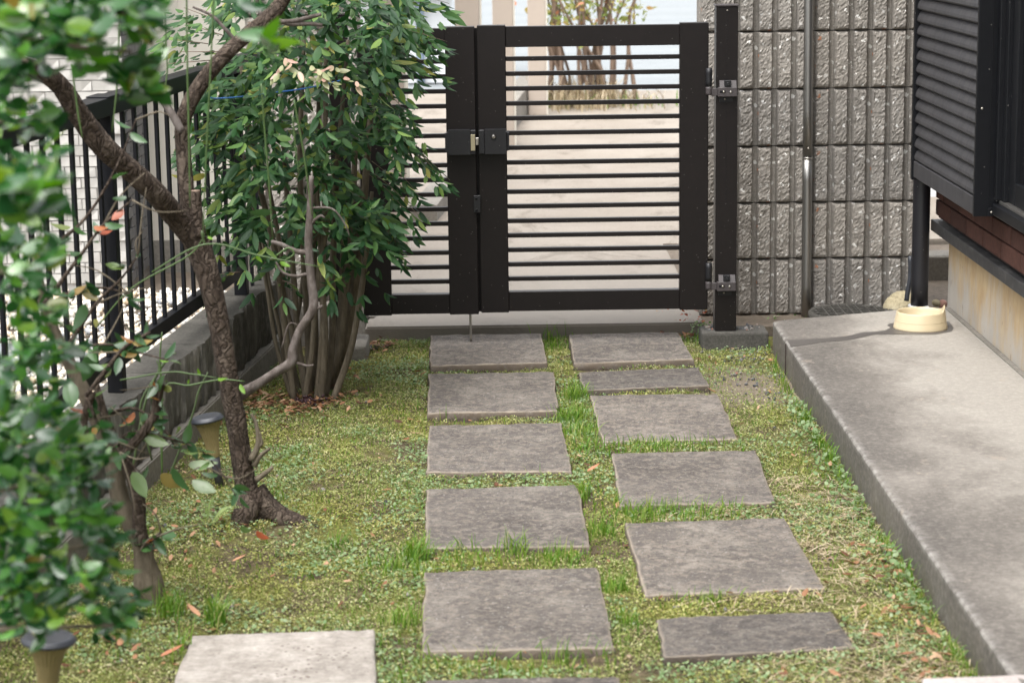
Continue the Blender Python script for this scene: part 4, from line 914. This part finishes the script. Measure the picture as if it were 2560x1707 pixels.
def frond(o, d, L, nl, size, r_=rng, droop=.5, col=None):
    d = d/np.linalg.norm(d); prev = o
    for j in range(1, nl+1):
        t = j/nl; p = o+d*L*t+np.array([0, 0, -droop*L*t*t]); ax = p-prev; ax /= np.linalg.norm(ax)+1e-9; prev = p
        sd_ = np.cross(ax, (0, 0, 1)); sd_ /= np.linalg.norm(sd_)+1e-9
        dirs = [ax+sd_*.95, ax-sd_*.95] if j < nl else [ax, ax+sd_*.8, ax-sd_*.8]
        for q in dirs:
            q = q+r_.normal(0, .28, 3)+np.array([0, 0, -.35]); LP.append(p+r_.normal(0, .004, 3)); LD.append(q*(size*r_.uniform(.7, 1.2)/np.linalg.norm(q)))
            nrm = np.array([0, -.62, .7])+r_.normal(0, .33, 3); LN.append(nrm)
mask = [(500, 330), (560, 160), (430, 60), (560, -60), (1060, -60), (1090, 40), (1000, 100), (960, 230), (1000, 330), (985, 470), (960, 590), (930, 660), (830, 700), (760, 730), (640, 690), (560, 640), (540, 480), (500, 420)]
mx = np.array(mask, float); got = 0
while got < 580:
    u = rng.uniform(430, 1060); v = rng.uniform(-60, 730)
    if not inpoly(np.array([u]), np.array([v]), mask)[0]: continue
    if v > 540 and rng.random() < .62: continue
    if vnoise(np.array([u]), np.array([v]), 1/55., 17)[0] < .40: continue
    D = rng.choice([rng.uniform(6.15, 6.45), rng.uniform(6.4, 7.0)], p=[.5, .5]); o = P(u, v, y=D)
    side = np.array([(u-780)/350, rng.uniform(-1, .3), rng.uniform(-.45, .3)])+rng.normal(0, .35, 3)
    frond(o-side*.04, side, rng.uniform(.07, .17), int(rng.integers(2, 5)), rng.uniform(.042, .062)); got += 1
for i in range(40):       # crown above the picture
    o = P(rng.uniform(560, 980), rng.uniform(-330, -60), y=rng.uniform(6.2, 7.0)); frond(o, rng.normal(0, 1, 3), .14, 3, .055)
# drooping sprays over the gate
for (u0, v0), (u1, v1), D, nl, sz in (((930, 90), (1100, 120), 6.5, 6, .05), ((900, 20), (1090, 90), 6.5, 7, .05), ((940, 0), (1125, 15), 6.6, 6, .05), ((930, 40), (1060, 130), 6.45, 6, .052), ((960, 130), (1110, 190), 6.5, 6, .042), ((950, 240), (1030, 300), 6.5, 5, .04), ((930, 260), (1010, 390), 6.4, 7, .04), ((940, 280), (1090, 430), 6.45, 9, .04), ((930, 300), (1060, 410), 6.5, 8, .042), ((950, 330), (1125, 445), 6.5, 9, .036),
                                      ((930, 400), (1050, 500), 6.45, 7, .046), ((920, 440), (1040, 540), 6.4, 7, .048), ((930, 540), (1010, 650), 6.5, 7, .036), ((940, 560), (1000, 620), 6.5, 6, .034), ((920, 560), (965, 620), 6.5, 5, .034)):
    for r2 in range(2):
        a, b = P(u0+rng.normal(0, 14), v0+rng.normal(0, 14), y=D), P(u1+rng.normal(0, 9), v1+rng.normal(0, 9), y=D-.05); frond(a, b-a, np.linalg.norm(b-a), nl, sz, droop=.08)
        tube('spray_stem', [a, (a+b)/2+np.array([0, 0, .012]), b], [.0011, .0009, .0006], 'bark2', na, 5, 3)
# loose reddish sprigs at the left of the crown
for (u0, v0), (u1, v1) in (((560, 90), (470, 60)), ((560, 130), (450, 130)), ((540, 150), (420, 160)), ((570, 60), (460, 20)), ((520, 110), (440, 100)), ((600, 680), (520, 690)), ((680, 690), (740, 715))):
    a, b = P(u0, v0, y=6.5), P(u1, v1, y=6.45); frond(a, b-a, np.linalg.norm(b-a), 6, .030, droop=.15)
    tube('spray_stem', [a, (a+b)/2, b], [.0016, .0013, .0008], 'twig', na, 5, 3)
LP = np.array(LP); LD = np.array(LD); LN = np.array(LN); Ls = np.linalg.norm(LD, axis=1); Rl = frames(LD, LN)
uu = np.array([0.]*len(LP)); rel = LP-np.array([0, 0, H]); kk = rel@fw; uu = 1280+F*(rel@rt)/kk; vv = 853.5-F*(rel@up)/kk
inview = (vv > 0) & (vv < 760)
score = kk-Ls*4+np.where(inview, 0, 9); order = np.argsort(score)
big, rest = order[:300], order[300:]
nm = leafmeshes('leaf', 'nand_o', [(.31, .25, .12), (.36, .15, .2), (.28, .3, .28)])
put_leaves(na, nm, LP[big], Rl[big], Ls[big])
tv, tf = leaf_t(.31, .22, .2); V_, T_ = inst(tv, tf, LP[rest], Rl[rest], Ls[rest]); so_ = soup('foliage', V_, T_, 'nand_i', na, kind='stuff'); so_.data.shade_smooth()
LP, LD, LN = [], [], []
for (u0, v0), (u1, v1) in (((700, 130), (740, 175)), ((745, 135), (690, 175)), ((760, 155), (810, 185)), ((740, 190), (830, 200)), ((820, 165), (890, 200)), ((830, 160), (810, 180))):
    a, b = P(u0, v0, y=6.1), P(u1, v1, y=6.06); frond(a, b-a, np.linalg.norm(b-a), 3, .036, droop=.1)
LP, LD, LN = map(np.array, (LP, LD, LN)); put_leaves(na, leafmeshes('pale_leaf', 'nand_pale', [(.42, .25, .15)]), LP, frames(LD, LN), np.linalg.norm(LD, axis=1), 'pale_leaf')
tube('blue_twine', [P(528, 245, y=5.16), P(545, 247, y=5.6), P(600, 243, y=6.2), P(660, 235, y=6.25), P(760, 222, y=6.22), P(850, 202, y=6.2)], .0022, 'twine', None, 6, 6, label='blue twine tying the shrub to the tree limb', cat='twine')

# toothed-leaf small tree, near left
sb = P(375, 1500, z=0)
sm_ = thing('small_tree', sb, 'small crooked tree with bulbous foot and green, red and orange leaves at left', 'tree')
Ds = sb[1]
l = [(378, 1510), (372, 1455), (362, 1400), (352, 1355), (325, 1300), (300, 1245), (288, 1180), (270, 1110), (215, 990), (160, 880), (110, 760), (90, 640)]; w = [86, 78, 56, 50, 50, 48, 46, 44, 38, 32, 26, 20]
tube('trunk', pp(l, Ds), trad(l, Ds, w), 'bark2', sm_, 14, 8, .06, 51)
l = [(355, 1360), (348, 1310), (345, 1240), (320, 1170), (290, 1110), (262, 1040), (240, 960)]; w = [40, 36, 34, 30, 26, 22, 18]; tube('stem', pp(l, Ds-.03), trad(l, Ds, w), 'bark', sm_, 12, 7, .06, 52)
LB = []
for l, w in (([(300, 1150), (380, 1050), (395, 985), (402, 960)], [30, 28, 30, 28]), ([(285, 1120), (330, 1080), (420, 1095), (500, 1120)], [14, 10, 8, 4]), ([(262, 1040), (330, 1020), (400, 1060), (440, 1120)], [12, 9, 7, 4]), ([(215, 990), (300, 880), (340, 850), (375, 830)], [14, 11, 9, 8]),
             ([(160, 880), (240, 760), (300, 700), (345, 640)], [14, 10, 7, 4]), ([(110, 760), (200, 640), (260, 560), (330, 500)], [14, 10, 7, 4]), ([(110, 770), (180, 730), (260, 720), (330, 740)], [12, 9, 7, 4]), ([(90, 640), (200, 560), (280, 440), (340, 300)], [14, 10, 7, 4]), ([(160, 880), (260, 860), (340, 880), (420, 900)], [11, 8, 6, 4]), ([(215, 990), (260, 1090), (300, 1130), (350, 1180)], [12, 8, 6, 4]), ([(355, 1365), (385, 1345), (402, 1330)], [14, 12, 8]), ([(500, 1120), (560, 1190), (590, 1240)], [5, 4, 3]), ([(230, 980), (210, 1050), (220, 1100)], [24, 20, 16])):
    ps = pp(l, Ds-rng.uniform(0, .25)); tube('branch', ps, trad(l, Ds, [x*.85 for x in w]), 'bark', sm_, 8, 6, .06, int(l[-1][0])); LB.append(ps)
for k in range(26):
    ps = LB[rng.integers(0, len(LB))]; p = ps[rng.integers(1, len(ps))]; d = rng.normal(0, 1, 3)*np.array([1, .5, .8]); d *= rng.uniform(.05, .16)/np.linalg.norm(d)
    tube('twig', [p, p+d*.5+rng.normal(0, .008, 3), p+d], [.0022, .0016, .0008], 'bark2', sm_, 6, 3, .05, 500+k)
LP, LD, LN = [], [], []
def leaf_on(u, v, D, size, dirpx, col=None):
    p = P(u, v, y=D); q = P(u+dirpx[0]*60, v+dirpx[1]*60, y=D+rng.uniform(-.05, .05)); d = q-p; LP.append(p); LD.append(d/np.linalg.norm(d)*size); LN.append(np.array([0, -.5, .75])+rng.normal(0, .4, 3))
for k in range(150):
    ps = LB[rng.integers(0, len(LB))]; j = rng.integers(1, len(ps)); t = rng.random(); p = ps[j-1]*(1-t)+ps[j]*t
    LP.append(p+rng.normal(0, .006, 3)); d = rng.normal(0, 1, 3)*np.array([1, .7, .6])+np.array([.2, -.2, -.25]); LD.append(d/np.linalg.norm(d)*rng.uniform(.028, .050)); LN.append(np.array([0, -.5, .75])+rng.normal(0, .4, 3))
for u, v, s, dx, dy in ((330, 1180, .065, .5, .8), (400, 1190, .07, .9, .4), (470, 1160, .06, 1, .1), (480, 1200, .06, .9, .5), (370, 1160, .055, -.3, 1), (320, 1080, .06, .9, .3), (360, 1090, .055, 1, .4), (300, 1060, .05, .8, .1), (430, 1170, .06, .5, 1), (590, 1230, .035, -.2, 1), (600, 1240, .035, .5, 1), (570, 1200, .03, .8, -.3), (240, 880, .07, -.5, 1), (170, 950, .075, .2, 1), (215, 760, .06, -.4, 1), (600, 1320, .03, 1, .3), (640, 1330, .035, .9, .6)): leaf_on(u, v, Ds-.1, s, (dx, dy))
LP, LD, LN = map(np.array, (LP, LD, LN)); put_leaves(sm_, leafmeshes('leaf', 'hol_o', [(.5, .2, .15), (.46, .3, .25), (.42, .15, .3)]), LP, frames(LD, LN), np.linalg.norm(LD, axis=1))

# green canes of a climber
cl = thing('climbing_rose', P(420, 1160, z=.02), 'thin green canes and long whips of a climber in front of the fence', 'climber')
for l, D, w in (([(405, 1200), (407, 978), (474, 963), (551, 949), (612, 953)], 4.95, 7), ([(330, 1180), (365, 1000), (415, 900), (440, 882)], 4.95, 10), ([(380, 1150), (350, 1020), (395, 930), (392, 900)], 4.98, 8), ([(420, 1200), (480, 1040), (496, 980), (520, 930)], 4.95, 8), ([(405, 1200), (405, 990), (400, 900), (405, 830)], 4.9, 7),
                ([(178, 160), (188, 230), (196, 290), (206, 345)], 4.3, 7), ([(300, -40), (297, 100), (292, 220), (280, 330)], 4.3, 7), ([(466, -40), (468, 150), (472, 330), (475, 520)], 4.3, 7), ([(536, -40), (525, 200), (515, 400), (507, 600)], 4.35, 6), ([(412, -40), (415, 100), (418, 180), (410, 230)], 4.5, 6), ([(653, 210), (662, 330), (672, 450), (682, 600)], 4.6, 6), ([(735, 250), (752, 340), (766, 430), (780, 540)], 4.6, 6), ([(731, 290), (740, 380), (748, 440)], 4.6, 5),
                ([(380, 680), (480, 621), (551, 611), (648, 639), (806, 668)], 4.6, 6), ([(300, 950), (420, 930), (480, 935), (545, 945)], 4.7, 6), ([(240, 820), (330, 720), (470, 640), (512, 590)], 4.7, 6), ([(512, 612), (505, 580), (512, 588)], 4.7, 9), ([(690, 640), (720, 620), (735, 635), (712, 650)], 5.0, 7)):
    ps = pp(l, D); tube('cane', ps, [w*.7*D/F/2]*(len(ps)-1)+[w*.7*D/F/4], 'shoot' if w < 8 else 'shoot2', cl, 7, 6)
LP, LD, LN = [], [], []
for u, v, s, dx, dy in ((600, 960, .028, .4, 1), (545, 945, .035, 1, .3), (470, 960, .012, .2, -1), (500, 940, .018, -.3, -1), (700, 655, .025, .8, .4), (640, 640, .02, .6, .6), (400, 900, .02, .8, .3), (520, 590, .02, .5, .5)): leaf_on(u, v, 4.75, s, (dx, dy))
LP, LD, LN = map(np.array, (LP, LD, LN)); put_leaves(cl, leafmeshes('leaf', 'grass', [(.4, .3, .3)]), LP, frames(LD, LN), np.linalg.norm(LD, axis=1))

# foreground broadleaf shrub, out of focus
fs = thing('foreground_shrub', (-.93, 2.95, 0), 'out-of-focus glossy green shrub filling the left edge in the foreground', 'shrub')
tube('trunk', [(-.93, 2.95, -.01), (-.92, 2.95, .3), (-.95, 2.98, .7), (-.90, 2.95, 1.1), (-.92, 3.0, 1.5)], [.022, .02, .017, .014, .01], 'bark2', fs, 10, 5, .05, 71)
LP, LD, LN = [], [], []
def cluster(poly, n, D0, D1, size, dens=None):
    k = 0; xs = [p[0] for p in poly]; ys = [p[1] for p in poly]
    while k < n:
        u, v = rng.uniform(min(xs), max(xs)), rng.uniform(min(ys), max(ys))
        if not inpoly(np.array([u]), np.array([v]), poly)[0]: continue
        if vnoise(np.array([u]), np.array([v]), 1/70., 9)[0] < .33: continue
        D = rng.uniform(D0, D1); p = P(u, v, y=D); m_ = rng.integers(3, 6)
        for j in range(m_):
            d = rng.normal(0, 1, 3)*np.array([1, .8, .6])+np.array([.35, -.1, .15]); LP.append(p+rng.normal(0, .008, 3)); LD.append(d/np.linalg.norm(d)*size*rng.uniform(.7, 1.25)); LN.append(np.array([0, -.35, .8])+rng.normal(0, .45, 3))
        k += 1
cluster([(-60, -60), (400, -60), (400, 20), (330, 90), (320, 160), (250, 190), (180, 150), (140, 190), (60, 170), (-60, 210)], 160, 2.6, 3.2, .038)
cluster([(-60, 180), (110, 190), (110, 320), (150, 420), (170, 500), (110, 560), (150, 640), (170, 760), (190, 860), (140, 960), (-60, 1010)], 125, 2.7, 3.4, .032)
cluster([(-60, 380), (150, 390), (150, 470), (90, 560), (-60, 560)], 16, 2.35, 2.6, .045)
cluster([(-60, 960), (110, 1010), (190, 1090), (230, 1060), (260, 1170), (270, 1290), (300, 1330), (290, 1460), (390, 1560), (300, 1590), (200, 1540), (110, 1570), (-60, 1590)], 300, 2.75, 3.25, .030)
cluster([(290, 60), (380, 70), (360, 180), (350, 250), (310, 200)], 9, 2.9, 3.1, .045)
cluster([(560, -20), (650, -20), (690, 80), (660, 100), (600, 50)], 3, 2.9, 3.0, .045)
for k in range(260):      # rest of the crown, left of the picture
    a = rng.uniform(0, 6.28); rr = rng.uniform(.05, .24); p = np.array([-.98+rr*math.cos(a)-.03, 2.95+rr*math.sin(a), rng.uniform(.35, 1.55)])
    d = rng.normal(0, 1, 3); LP.append(p); LD.append(d/np.linalg.norm(d)*.034); LN.append(np.array([0, -.3, .8])+rng.normal(0, .4, 3))
LP, LD, LN = map(np.array, (LP, LD, LN)); Ls = np.linalg.norm(LD, axis=1); Rl = frames(LD, LN)
rel = LP-np.array([0, 0, H]); kk = rel@fw; uu = 1280+F*(rel@rt)/kk; vv = 853.5-F*(rel@up)/kk
vis = (uu > -10) & (vv > 0) & (vv < 1707); order = np.argsort(np.where(vis, 0, 20)+kk+rng.normal(0, .1, len(kk))); big, rest = order[:300], order[300:]
put_leaves(fs, leafmeshes('leaf', 'bush_o', [(.52, .15, .1), (.48, .2, .2), (.56, .1, .25)]), LP[big], Rl[big], Ls[big])
tv, tf = leaf_t(.52, .15, .15); V_, T_ = inst(tv, tf, LP[rest], Rl[rest], Ls[rest]); so_ = soup('foliage', V_, T_, 'bush_i', fs, kind='stuff'); so_.data.shade_smooth()
for i, ((x, z), (u, v)) in enumerate((((-.90, .75), (60, 1050)), ((-.92, .55), (180, 1180)), ((-.92, .45), (260, 1350)), ((-.92, .4), (330, 1560)), ((-.9, 1.0), (60, 700)), ((-.9, .95), (90, 480)), ((-.9, 1.1), (60, 300)), ((-.9, 1.25), (200, 110)), ((-.91, 1.3), (350, 40)), ((-.91, 1.4), (640, -10)), ((-.92, 1.25), (330, 130)))):
    a = np.array([x, 2.95, z]); b = P(u, v, y=2.95); tube('branch', [a, a*.6+b*.4+np.array([0, 0, .03]), b], [.007, .005, .0022], 'bark2', fs, 7, 5, .05, 80+i)

# ---------------------------------------------------------------- solar lamps, fern, berries
def solar_lamp(base, top, R_, label, tilt=None):
    ax = np.array(top)-np.array(base); L = np.linalg.norm(ax); ax /= L; sx = np.cross((0, 1, 0), ax); sx /= np.linalg.norm(sx); Rm = np.stack([sx, np.cross(ax, sx), ax], 1)
    t = thing('solar_lamp', base, label, 'garden lamp', 'solar garden lamps')
    lathe('stem', [(.011*R_, -.03), (.012*R_, L*.2), (.0150*R_, L*.395)], base, 'lampstem', t, 20, Rm)
    lathe('lens', [(.0155*R_, L*.40), (.017*R_, L*.44), (.0185*R_, L*.55), (.0215*R_, L*.66), (.027*R_, L*.77), (.034*R_, L*.86), (.0395*R_, L*.905)], base, 'lampglass', t, 96, Rm, False, mod=lambda k, i: 1+(.028 if k % 4 < 2 else -.028))
    lathe('cap', [(.040*R_, L*.907), (.0455*R_, L*.903), (.0465*R_, L*.925), (.044*R_, L*.938), (.043*R_, L*.945), (.041*R_, L*.965), (.036*R_, L*.975), (.034*R_, L*.972), (.002, L*.972)], base, 'lampcap', t, 40, Rm)
D = 5.5
solar_lamp(P(549, 1212, y=5.46), P(516, 1034, y=5.46), .92, 'tilted solar garden lamp with fluted yellow lens beside the forked tree trunk')
D = 3.42
solar_lamp(P(118, 1800, y=3.45), P(122, 1582, y=3.45), .98, 'blurred solar garden lamp at the bottom left corner')
fb = P(520, 1318, z=.01); fr_ = thing('fern', fb, 'small pale green fern at the foot of the forked tree', 'fern')
for u, v in ((500, 1255), (608, 1272), (478, 1312), (535, 1250), (545, 1330)):
    tip = P(u, v, y=fb[1]-.02); ax = tip-fb; L = np.linalg.norm(ax); n = 22; pos, dr, nr, sz = [], [], [], []
    for j in range(2, n):
        t = j/n; p = fb+ax*t+np.array([0, 0, .02*math.sin(t*3)]); side = np.cross(ax/L, (0, -.5, 1)); side /= np.linalg.norm(side)
        for s in (-1, 1): pos.append(p); dr.append(side*s+ax/L*.4); nr.append((0, -.4, 1)); sz.append(L*.25*(1-t*.9)*min(1, t*4))
    pos, dr, nr, sz = map(np.array, (pos, dr, nr, sz)); tv, tf = leaf_t(.2, .1, .1); V_, T_ = inst(tv, tf, pos, frames(dr, nr.astype(float)), sz); soup('frond', V_, T_, 'fern', fr_)
bcl = P(770, 1006, z=.012); n = 45; pos = bcl+np.abs(rng.normal(0, 1, (n, 3)))*np.array([0, 0, .010])+rng.normal(0, 1, (n, 3))*np.array([.022, .022, 0])
V_, T_ = inst(iv, it, pos, randR(n), rng.uniform(.007, .011, n)); o = soup('berry_cluster', V_, T_, 'berry', None, label='dark cluster of dropped berries at the foot of the dense shrub', cat='berries'); o.data.shade_smooth()

# ---------------------------------------------------------------- ground cover
def free(x, y, grow=0.0):
    ok = (x > -1.05) & (x < .89) & (y < 7.395)
    wx = W0[0]+fd[0]*(y-W0[1])/fd[1]; ok &= x > wx+.022
    for q in polys:
        c = np.mean(q, axis=0); qq = [c+(np.array(p)-c)*(1+grow) for p in q]; ok &= ~inpoly(x, y, qq)
    ok &= ~((x > .668) & (y > 7.16)); ok &= ~((x < -.435) & (y > 7.075)); ok &= np.hypot(x+.594, y-5.118) > .05
    return ok
def bare(x, y): return np.exp(-(((x-.76)/.15)**2+((y-6.62)/.30)**2))+.75*np.exp(-(((x+.63)/.16)**2+((y-6.5)/.2)**2))+.6*np.exp(-(((x+.62)/.10)**2+((y-4.85)/.16)**2))+.55*np.exp(-(((x+.45)/.07)**2+((y-4.45)/.10)**2))+.6*np.exp(-(((x+.60)/.10)**2+((y-4.30)/.09)**2))+.45*np.exp(-(((x-.23)/.05)**2+((y-5.2)/.22)**2))
def sample(n, y0=3.2, y1=7.4, x0=-1.05, x1=.89, grow=0., thin=None, pat=None):
    x = rng.uniform(x0, x1, n); y = rng.uniform(y0, y1, n); k = free(x, y, grow) & (rng.random(n) > bare(x, y))
    if pat is not None: k &= vnoise(x, y, pat[0], pat[1])+rng.normal(0, .1, n) > pat[2]
    return x[k], y[k]
tleaf = np.array([(0, 0, 0), (-.34, .35, .10), (0, .45, 0), (.34, .35, .10), (-.30, .8, .05), (.30, .8, .05), (0, 1.0, -.1)]); tleafT = np.array([(0, 2, 1), (0, 3, 2), (1, 2, 4), (2, 3, 5), (2, 6, 4), (2, 5, 6)])
def flat_frames(n, tilt):
    az = rng.uniform(0, 6.28, n); d = np.stack([np.cos(az), np.sin(az), rng.normal(.1, tilt, n)], 1); return frames(d, np.stack([rng.normal(0, tilt, n), rng.normal(0, tilt, n), np.ones(n)], 1))
x, y = sample(520000); k = vnoise(x, y, 7, 61)*.6+vnoise(x, y, 19, 62)*.4+rng.normal(0, .08, len(x)) > .36; x, y = x[k], y[k]; n = len(x); pos = np.stack([x, y, ground_z(x, y)+rng.uniform(.0, .012, n)], 1)
V_, T_ = inst(tleaf[[0, 1, 3, 6]], np.array([(0, 2, 1), (1, 2, 3)]), pos, flat_frames(n, .55), rng.uniform(.003, .0075, n)); soup('moss', V_, T_, 'cover', kind='stuff', label='fine moss and tiny ground cover over the lawn')
x, y = sample(70000, pat=(5., 11, .55)); n = len(x); pos = np.stack([x, y, ground_z(x, y)+rng.uniform(.004, .016, n)], 1)
V_, T_ = inst(tleaf, tleafT, pos, flat_frames(n, .3), rng.uniform(.006, .012, n)); soup('clover', V_, T_, 'clover', kind='stuff', label='patches of small pale green clover in the lawn')
# grass tufts
TU = [(1380, 842, 60, 28, .07), (1375, 870, 30, 22, .05), (1010, 845, 40, 45, .035), (1300, 838, 16, 60, .03), (1755, 850, 90, 32, .04), (1960, 880, 40, 25, .05), (1800, 862, 20, 14, .05), (1440, 1000, 90, 22, .06), (1430, 1050, 120, 24, .06), (1450, 1090, 80, 26, .05), (1470, 1130, 60, 30, .045), (1680, 1118, 160, 75, .045), (1590, 1122, 60, 40, .04),
      (1670, 1275, 190, 70, .055), (1590, 1285, 70, 35, .045), (1780, 1278, 60, 50, .04), (1500, 1330, 60, 25, .05), (1040, 1395, 80, 18, .07), (1170, 1370, 50, 22, .05), (1280, 1375, 60, 22, .065), (1200, 1405, 120, 110, .04), (1390, 1400, 70, 30, .05), (1160, 1030, 26, 60, .05), (1200, 1024, 18, 10, .09), (1330, 1030, 14, 12, .05), (1220, 920, 30, 12, .05), (1280, 920, 30, 20, .045), (1200, 1640, 110, 140, .05), (1430, 1640, 60, 60, .05),
      (1770, 1480, 70, 30, .04), (1760, 1500, 40, 50, .035), (1320, 1180, 40, 40, .035), (1540, 1480, 50, 25, .045), (540, 1560, 40, 12, .08), (420, 1530, 50, 25, .07), (470, 1640, 30, 30, .06), (860, 1360, 30, 22, .04), (690, 1260, 12, 10, .05), (980, 1420, 60, 35, .05), (1010, 1560, 40, 25, .05), (1450, 1240, 50, 22, .06), (1570, 1560, 30, 20, .045), (1250, 1110, 20, 60, .035), (1080, 1110, 30, 60, .03)]
PX, LL = [], []
for u, v, n, s, L in TU:
    n = int(n*1.7); L *= 1.15
    c = P(u, v, z=.0); m_ = s*np.linalg.norm(c)/F
    PX.append(np.stack([c[0]+rng.normal(0, m_, n), c[1]+rng.normal(0, m_*1.2, n)], 1)); LL.append(rng.uniform(.45, 1.1, n)*L)
for k in range(75):       # along the foot of the porch
    t = rng.random(); y_ = 6.9-4.0*t**1.0; n = int(rng.integers(4, 22)); PX.append(np.stack([.885-np.abs(rng.normal(0, .018, n)), y_+rng.normal(0, .03, n)], 1)); LL.append(rng.uniform(.4, 1.0, n)*rng.uniform(.025, .075))
for k in range(26):
    y_ = rng.uniform(7.30, 7.39); n = 8; PX.append(np.stack([rng.uniform(-.4, .68)+rng.normal(0, .02, n), y_+rng.normal(0, .01, n)], 1)); LL.append(rng.uniform(.01, .035, n))
x, y = sample(34000, pat=(4, 21, .42)); PX.append(np.stack([x, y], 1)); LL.append(rng.uniform(.006, .024, len(x)))
PX = np.concatenate(PX); LL = np.concatenate(LL); k = free(PX[:, 0], PX[:, 1], -.02); PX, LL = PX[k], LL[k]; n = len(PX)
pos = np.stack([PX[:, 0], PX[:, 1], ground_z(PX[:, 0], PX[:, 1])-.002], 1)
V_, T_ = blades(n, pos, LL, rng.uniform(.0018, .0038, n), .55); soup('grass', V_, T_, 'grass', kind='stuff', label='bright green grass tufts between the paving stones and along the porch')
# broad weeds by the porch foot
x = .885-np.abs(rng.normal(0, .04, 1300)); y = rng.uniform(3.6, 7.2, 1300); k = (vnoise(x*0+.3, y, 4, 31) > .52) & free(x, y); x, y = x[k], y[k]; n = len(x)
pos = np.stack([x, y, ground_z(x, y)+rng.uniform(.006, .04, n)], 1); V_, T_ = inst(tleaf, tleafT, pos, flat_frames(n, .45), rng.uniform(.008, .018, n)); soup('weeds', V_, T_, 'clover', kind='stuff', label='broad-leaved weeds along the foot of the porch')
# straw
x1_, y1_ = sample(5200, 3.3, 5.5, .35, .89, pat=(3, 41, .40)); x2_, y2_ = sample(1500, 3.3, 7.3); x = np.r_[x1_, x2_]; y = np.r_[y1_, y2_]; n = len(x)
pos = np.stack([x, y, ground_z(x, y)+.006], 1); V_, T_ = blades(n, pos, rng.uniform(.02, .085, n)*np.r_[np.ones(len(x1_)), np.full(len(x2_), .5)], rng.uniform(.0016, .0038, n), 1.45, dev=.05, flat=True); soup('straw', V_, T_, 'straw', kind='stuff', label='pale dry straw lying on the lawn by the porch')
# leaf litter
LX = [sample(500, 3.3, 7.3), (rng.normal(-.62, .10, 420), rng.normal(6.42, .10, 420)), (.86-np.abs(rng.normal(0, .05, 170)), rng.uniform(3.5, 4.9, 170)), (rng.normal(.60, .05, 150), rng.normal(7.36, .025, 150)), (rng.normal(-.78, .12, 160), rng.uniform(3.6, 5.6, 160)), (rng.normal(-.40, .03, 60), rng.normal(7.33, .03, 60))]
x = np.concatenate([a for a, b in LX]); y = np.concatenate([b for a, b in LX]); k = free(x, y); x, y = x[k], y[k]; n = len(x)
pos = np.stack([x, y, ground_z(x, y)+rng.uniform(.006, .022, n)], 1); tv, tf = leaf_t(.4, .3, -.25); V_, T_ = inst(tv, tf, pos, flat_frames(n, .35), rng.uniform(.010, .032, n)); soup('leaf_litter', V_, T_, 'litter', kind='stuff', label='scattered brown dead leaves on the lawn')
# stone chips
LX = [(rng.normal(.79, .06, 70), rng.normal(7.04, .05, 70)), (rng.uniform(.69, .88, 60), rng.uniform(7.20, 7.29, 60)), sample(120, 3.4, 7.2), (rng.normal(.78, .07, 60), rng.normal(6.7, .2, 60)), (rng.normal(-.42, .03, 40), rng.normal(7.34, .03, 40))]
x = np.concatenate([a for a, b in LX]); y = np.concatenate([b for a, b in LX]); z = np.where((x > .675) & (y > 7.168), .058, ground_z(x, y)+.004); n = len(x); k = (x < .885)
pos = np.stack([x, y, z], 1)[k]; n = len(pos); V_, T_ = inst(iv, it, pos, randR(n), rng.uniform(.006, .020, (n, 1))*rng.uniform(.4, 1, (n, 3))); soup('stone_chips', V_, T_, 'chip', kind='stuff', label='small dark stone chips round the post footing')
# weeds with red leaves at the gate
rwd = thing('red_weed', P(1720, 812, z=.05), 'small weed with red leaves under the right end of the gate', 'weed')
n = 34; c = np.array([.655, 7.40, .05]); pos = c+rng.normal(0, 1, (n, 3))*np.array([.05, .02, .0])+np.array([0, 0, 1])*rng.uniform(0, .07, (n, 1)); V_, T_ = inst(tleaf, tleafT, pos, flat_frames(n, .5), rng.uniform(.008, .018, n)); soup('red_leaves', V_, T_, 'redweed', rwd)
n = 110; pos = np.array([.69, 7.33, .0])+rng.normal(0, 1, (n, 3))*np.array([.022, .03, 0])+np.array([0, 0, 1])*rng.uniform(0, .06, (n, 1)); V_, T_ = inst(tleaf, tleafT, pos, flat_frames(n, .5), rng.uniform(.007, .015, n)); soup('green_leaves', V_, T_, 'clover', rwd)
# single fallen leaves one can point to
for i, (u, v, s, az, l) in enumerate(((1468, 1178, .040, .5, 'curled pink-brown fallen leaf between the two rows of stones'), (500, 1540, .045, 2.4, 'reddish fallen leaf near the pale pitted stone'), (400, 1640, .05, .2, 'dark red fallen leaf left of the pale pitted stone'), (1790, 980, .028, 2.9, 'pale sliver of dry leaf beside the narrow half stone'), (580, 1402, .035, .1, 'brown fallen leaf on the moss below the forked tree'))):
    o = bpy.data.objects.new('fallen_leaf', leafmeshes('fallen_leaf', 'fallen', [(.34, .5, -.3)])[0]); COL.objects.link(o); o.location = P(u, v, z=.018); o.rotation_euler = (.15, .1, az-1.57); o.scale = (s,)*3
    tag(o, l, 'leaf', 'fallen leaves')
n = 60; pos = np.stack([rng.uniform(.9, 1.5, n), rng.uniform(7.33, 7.6, n), np.full(n, .03)], 1)
V_, T_ = inst(tleaf, tleafT, pos+np.array([0, 0, 1])*rng.uniform(0, .02, (n, 1)), flat_frames(n, .5), rng.uniform(.008, .016, n)); soup('wall_weeds', V_, T_, 'clover', kind='stuff', label='tiny weeds at the foot of the block wall')
for o in OFF:
    if '_off' in o: del o['_off']
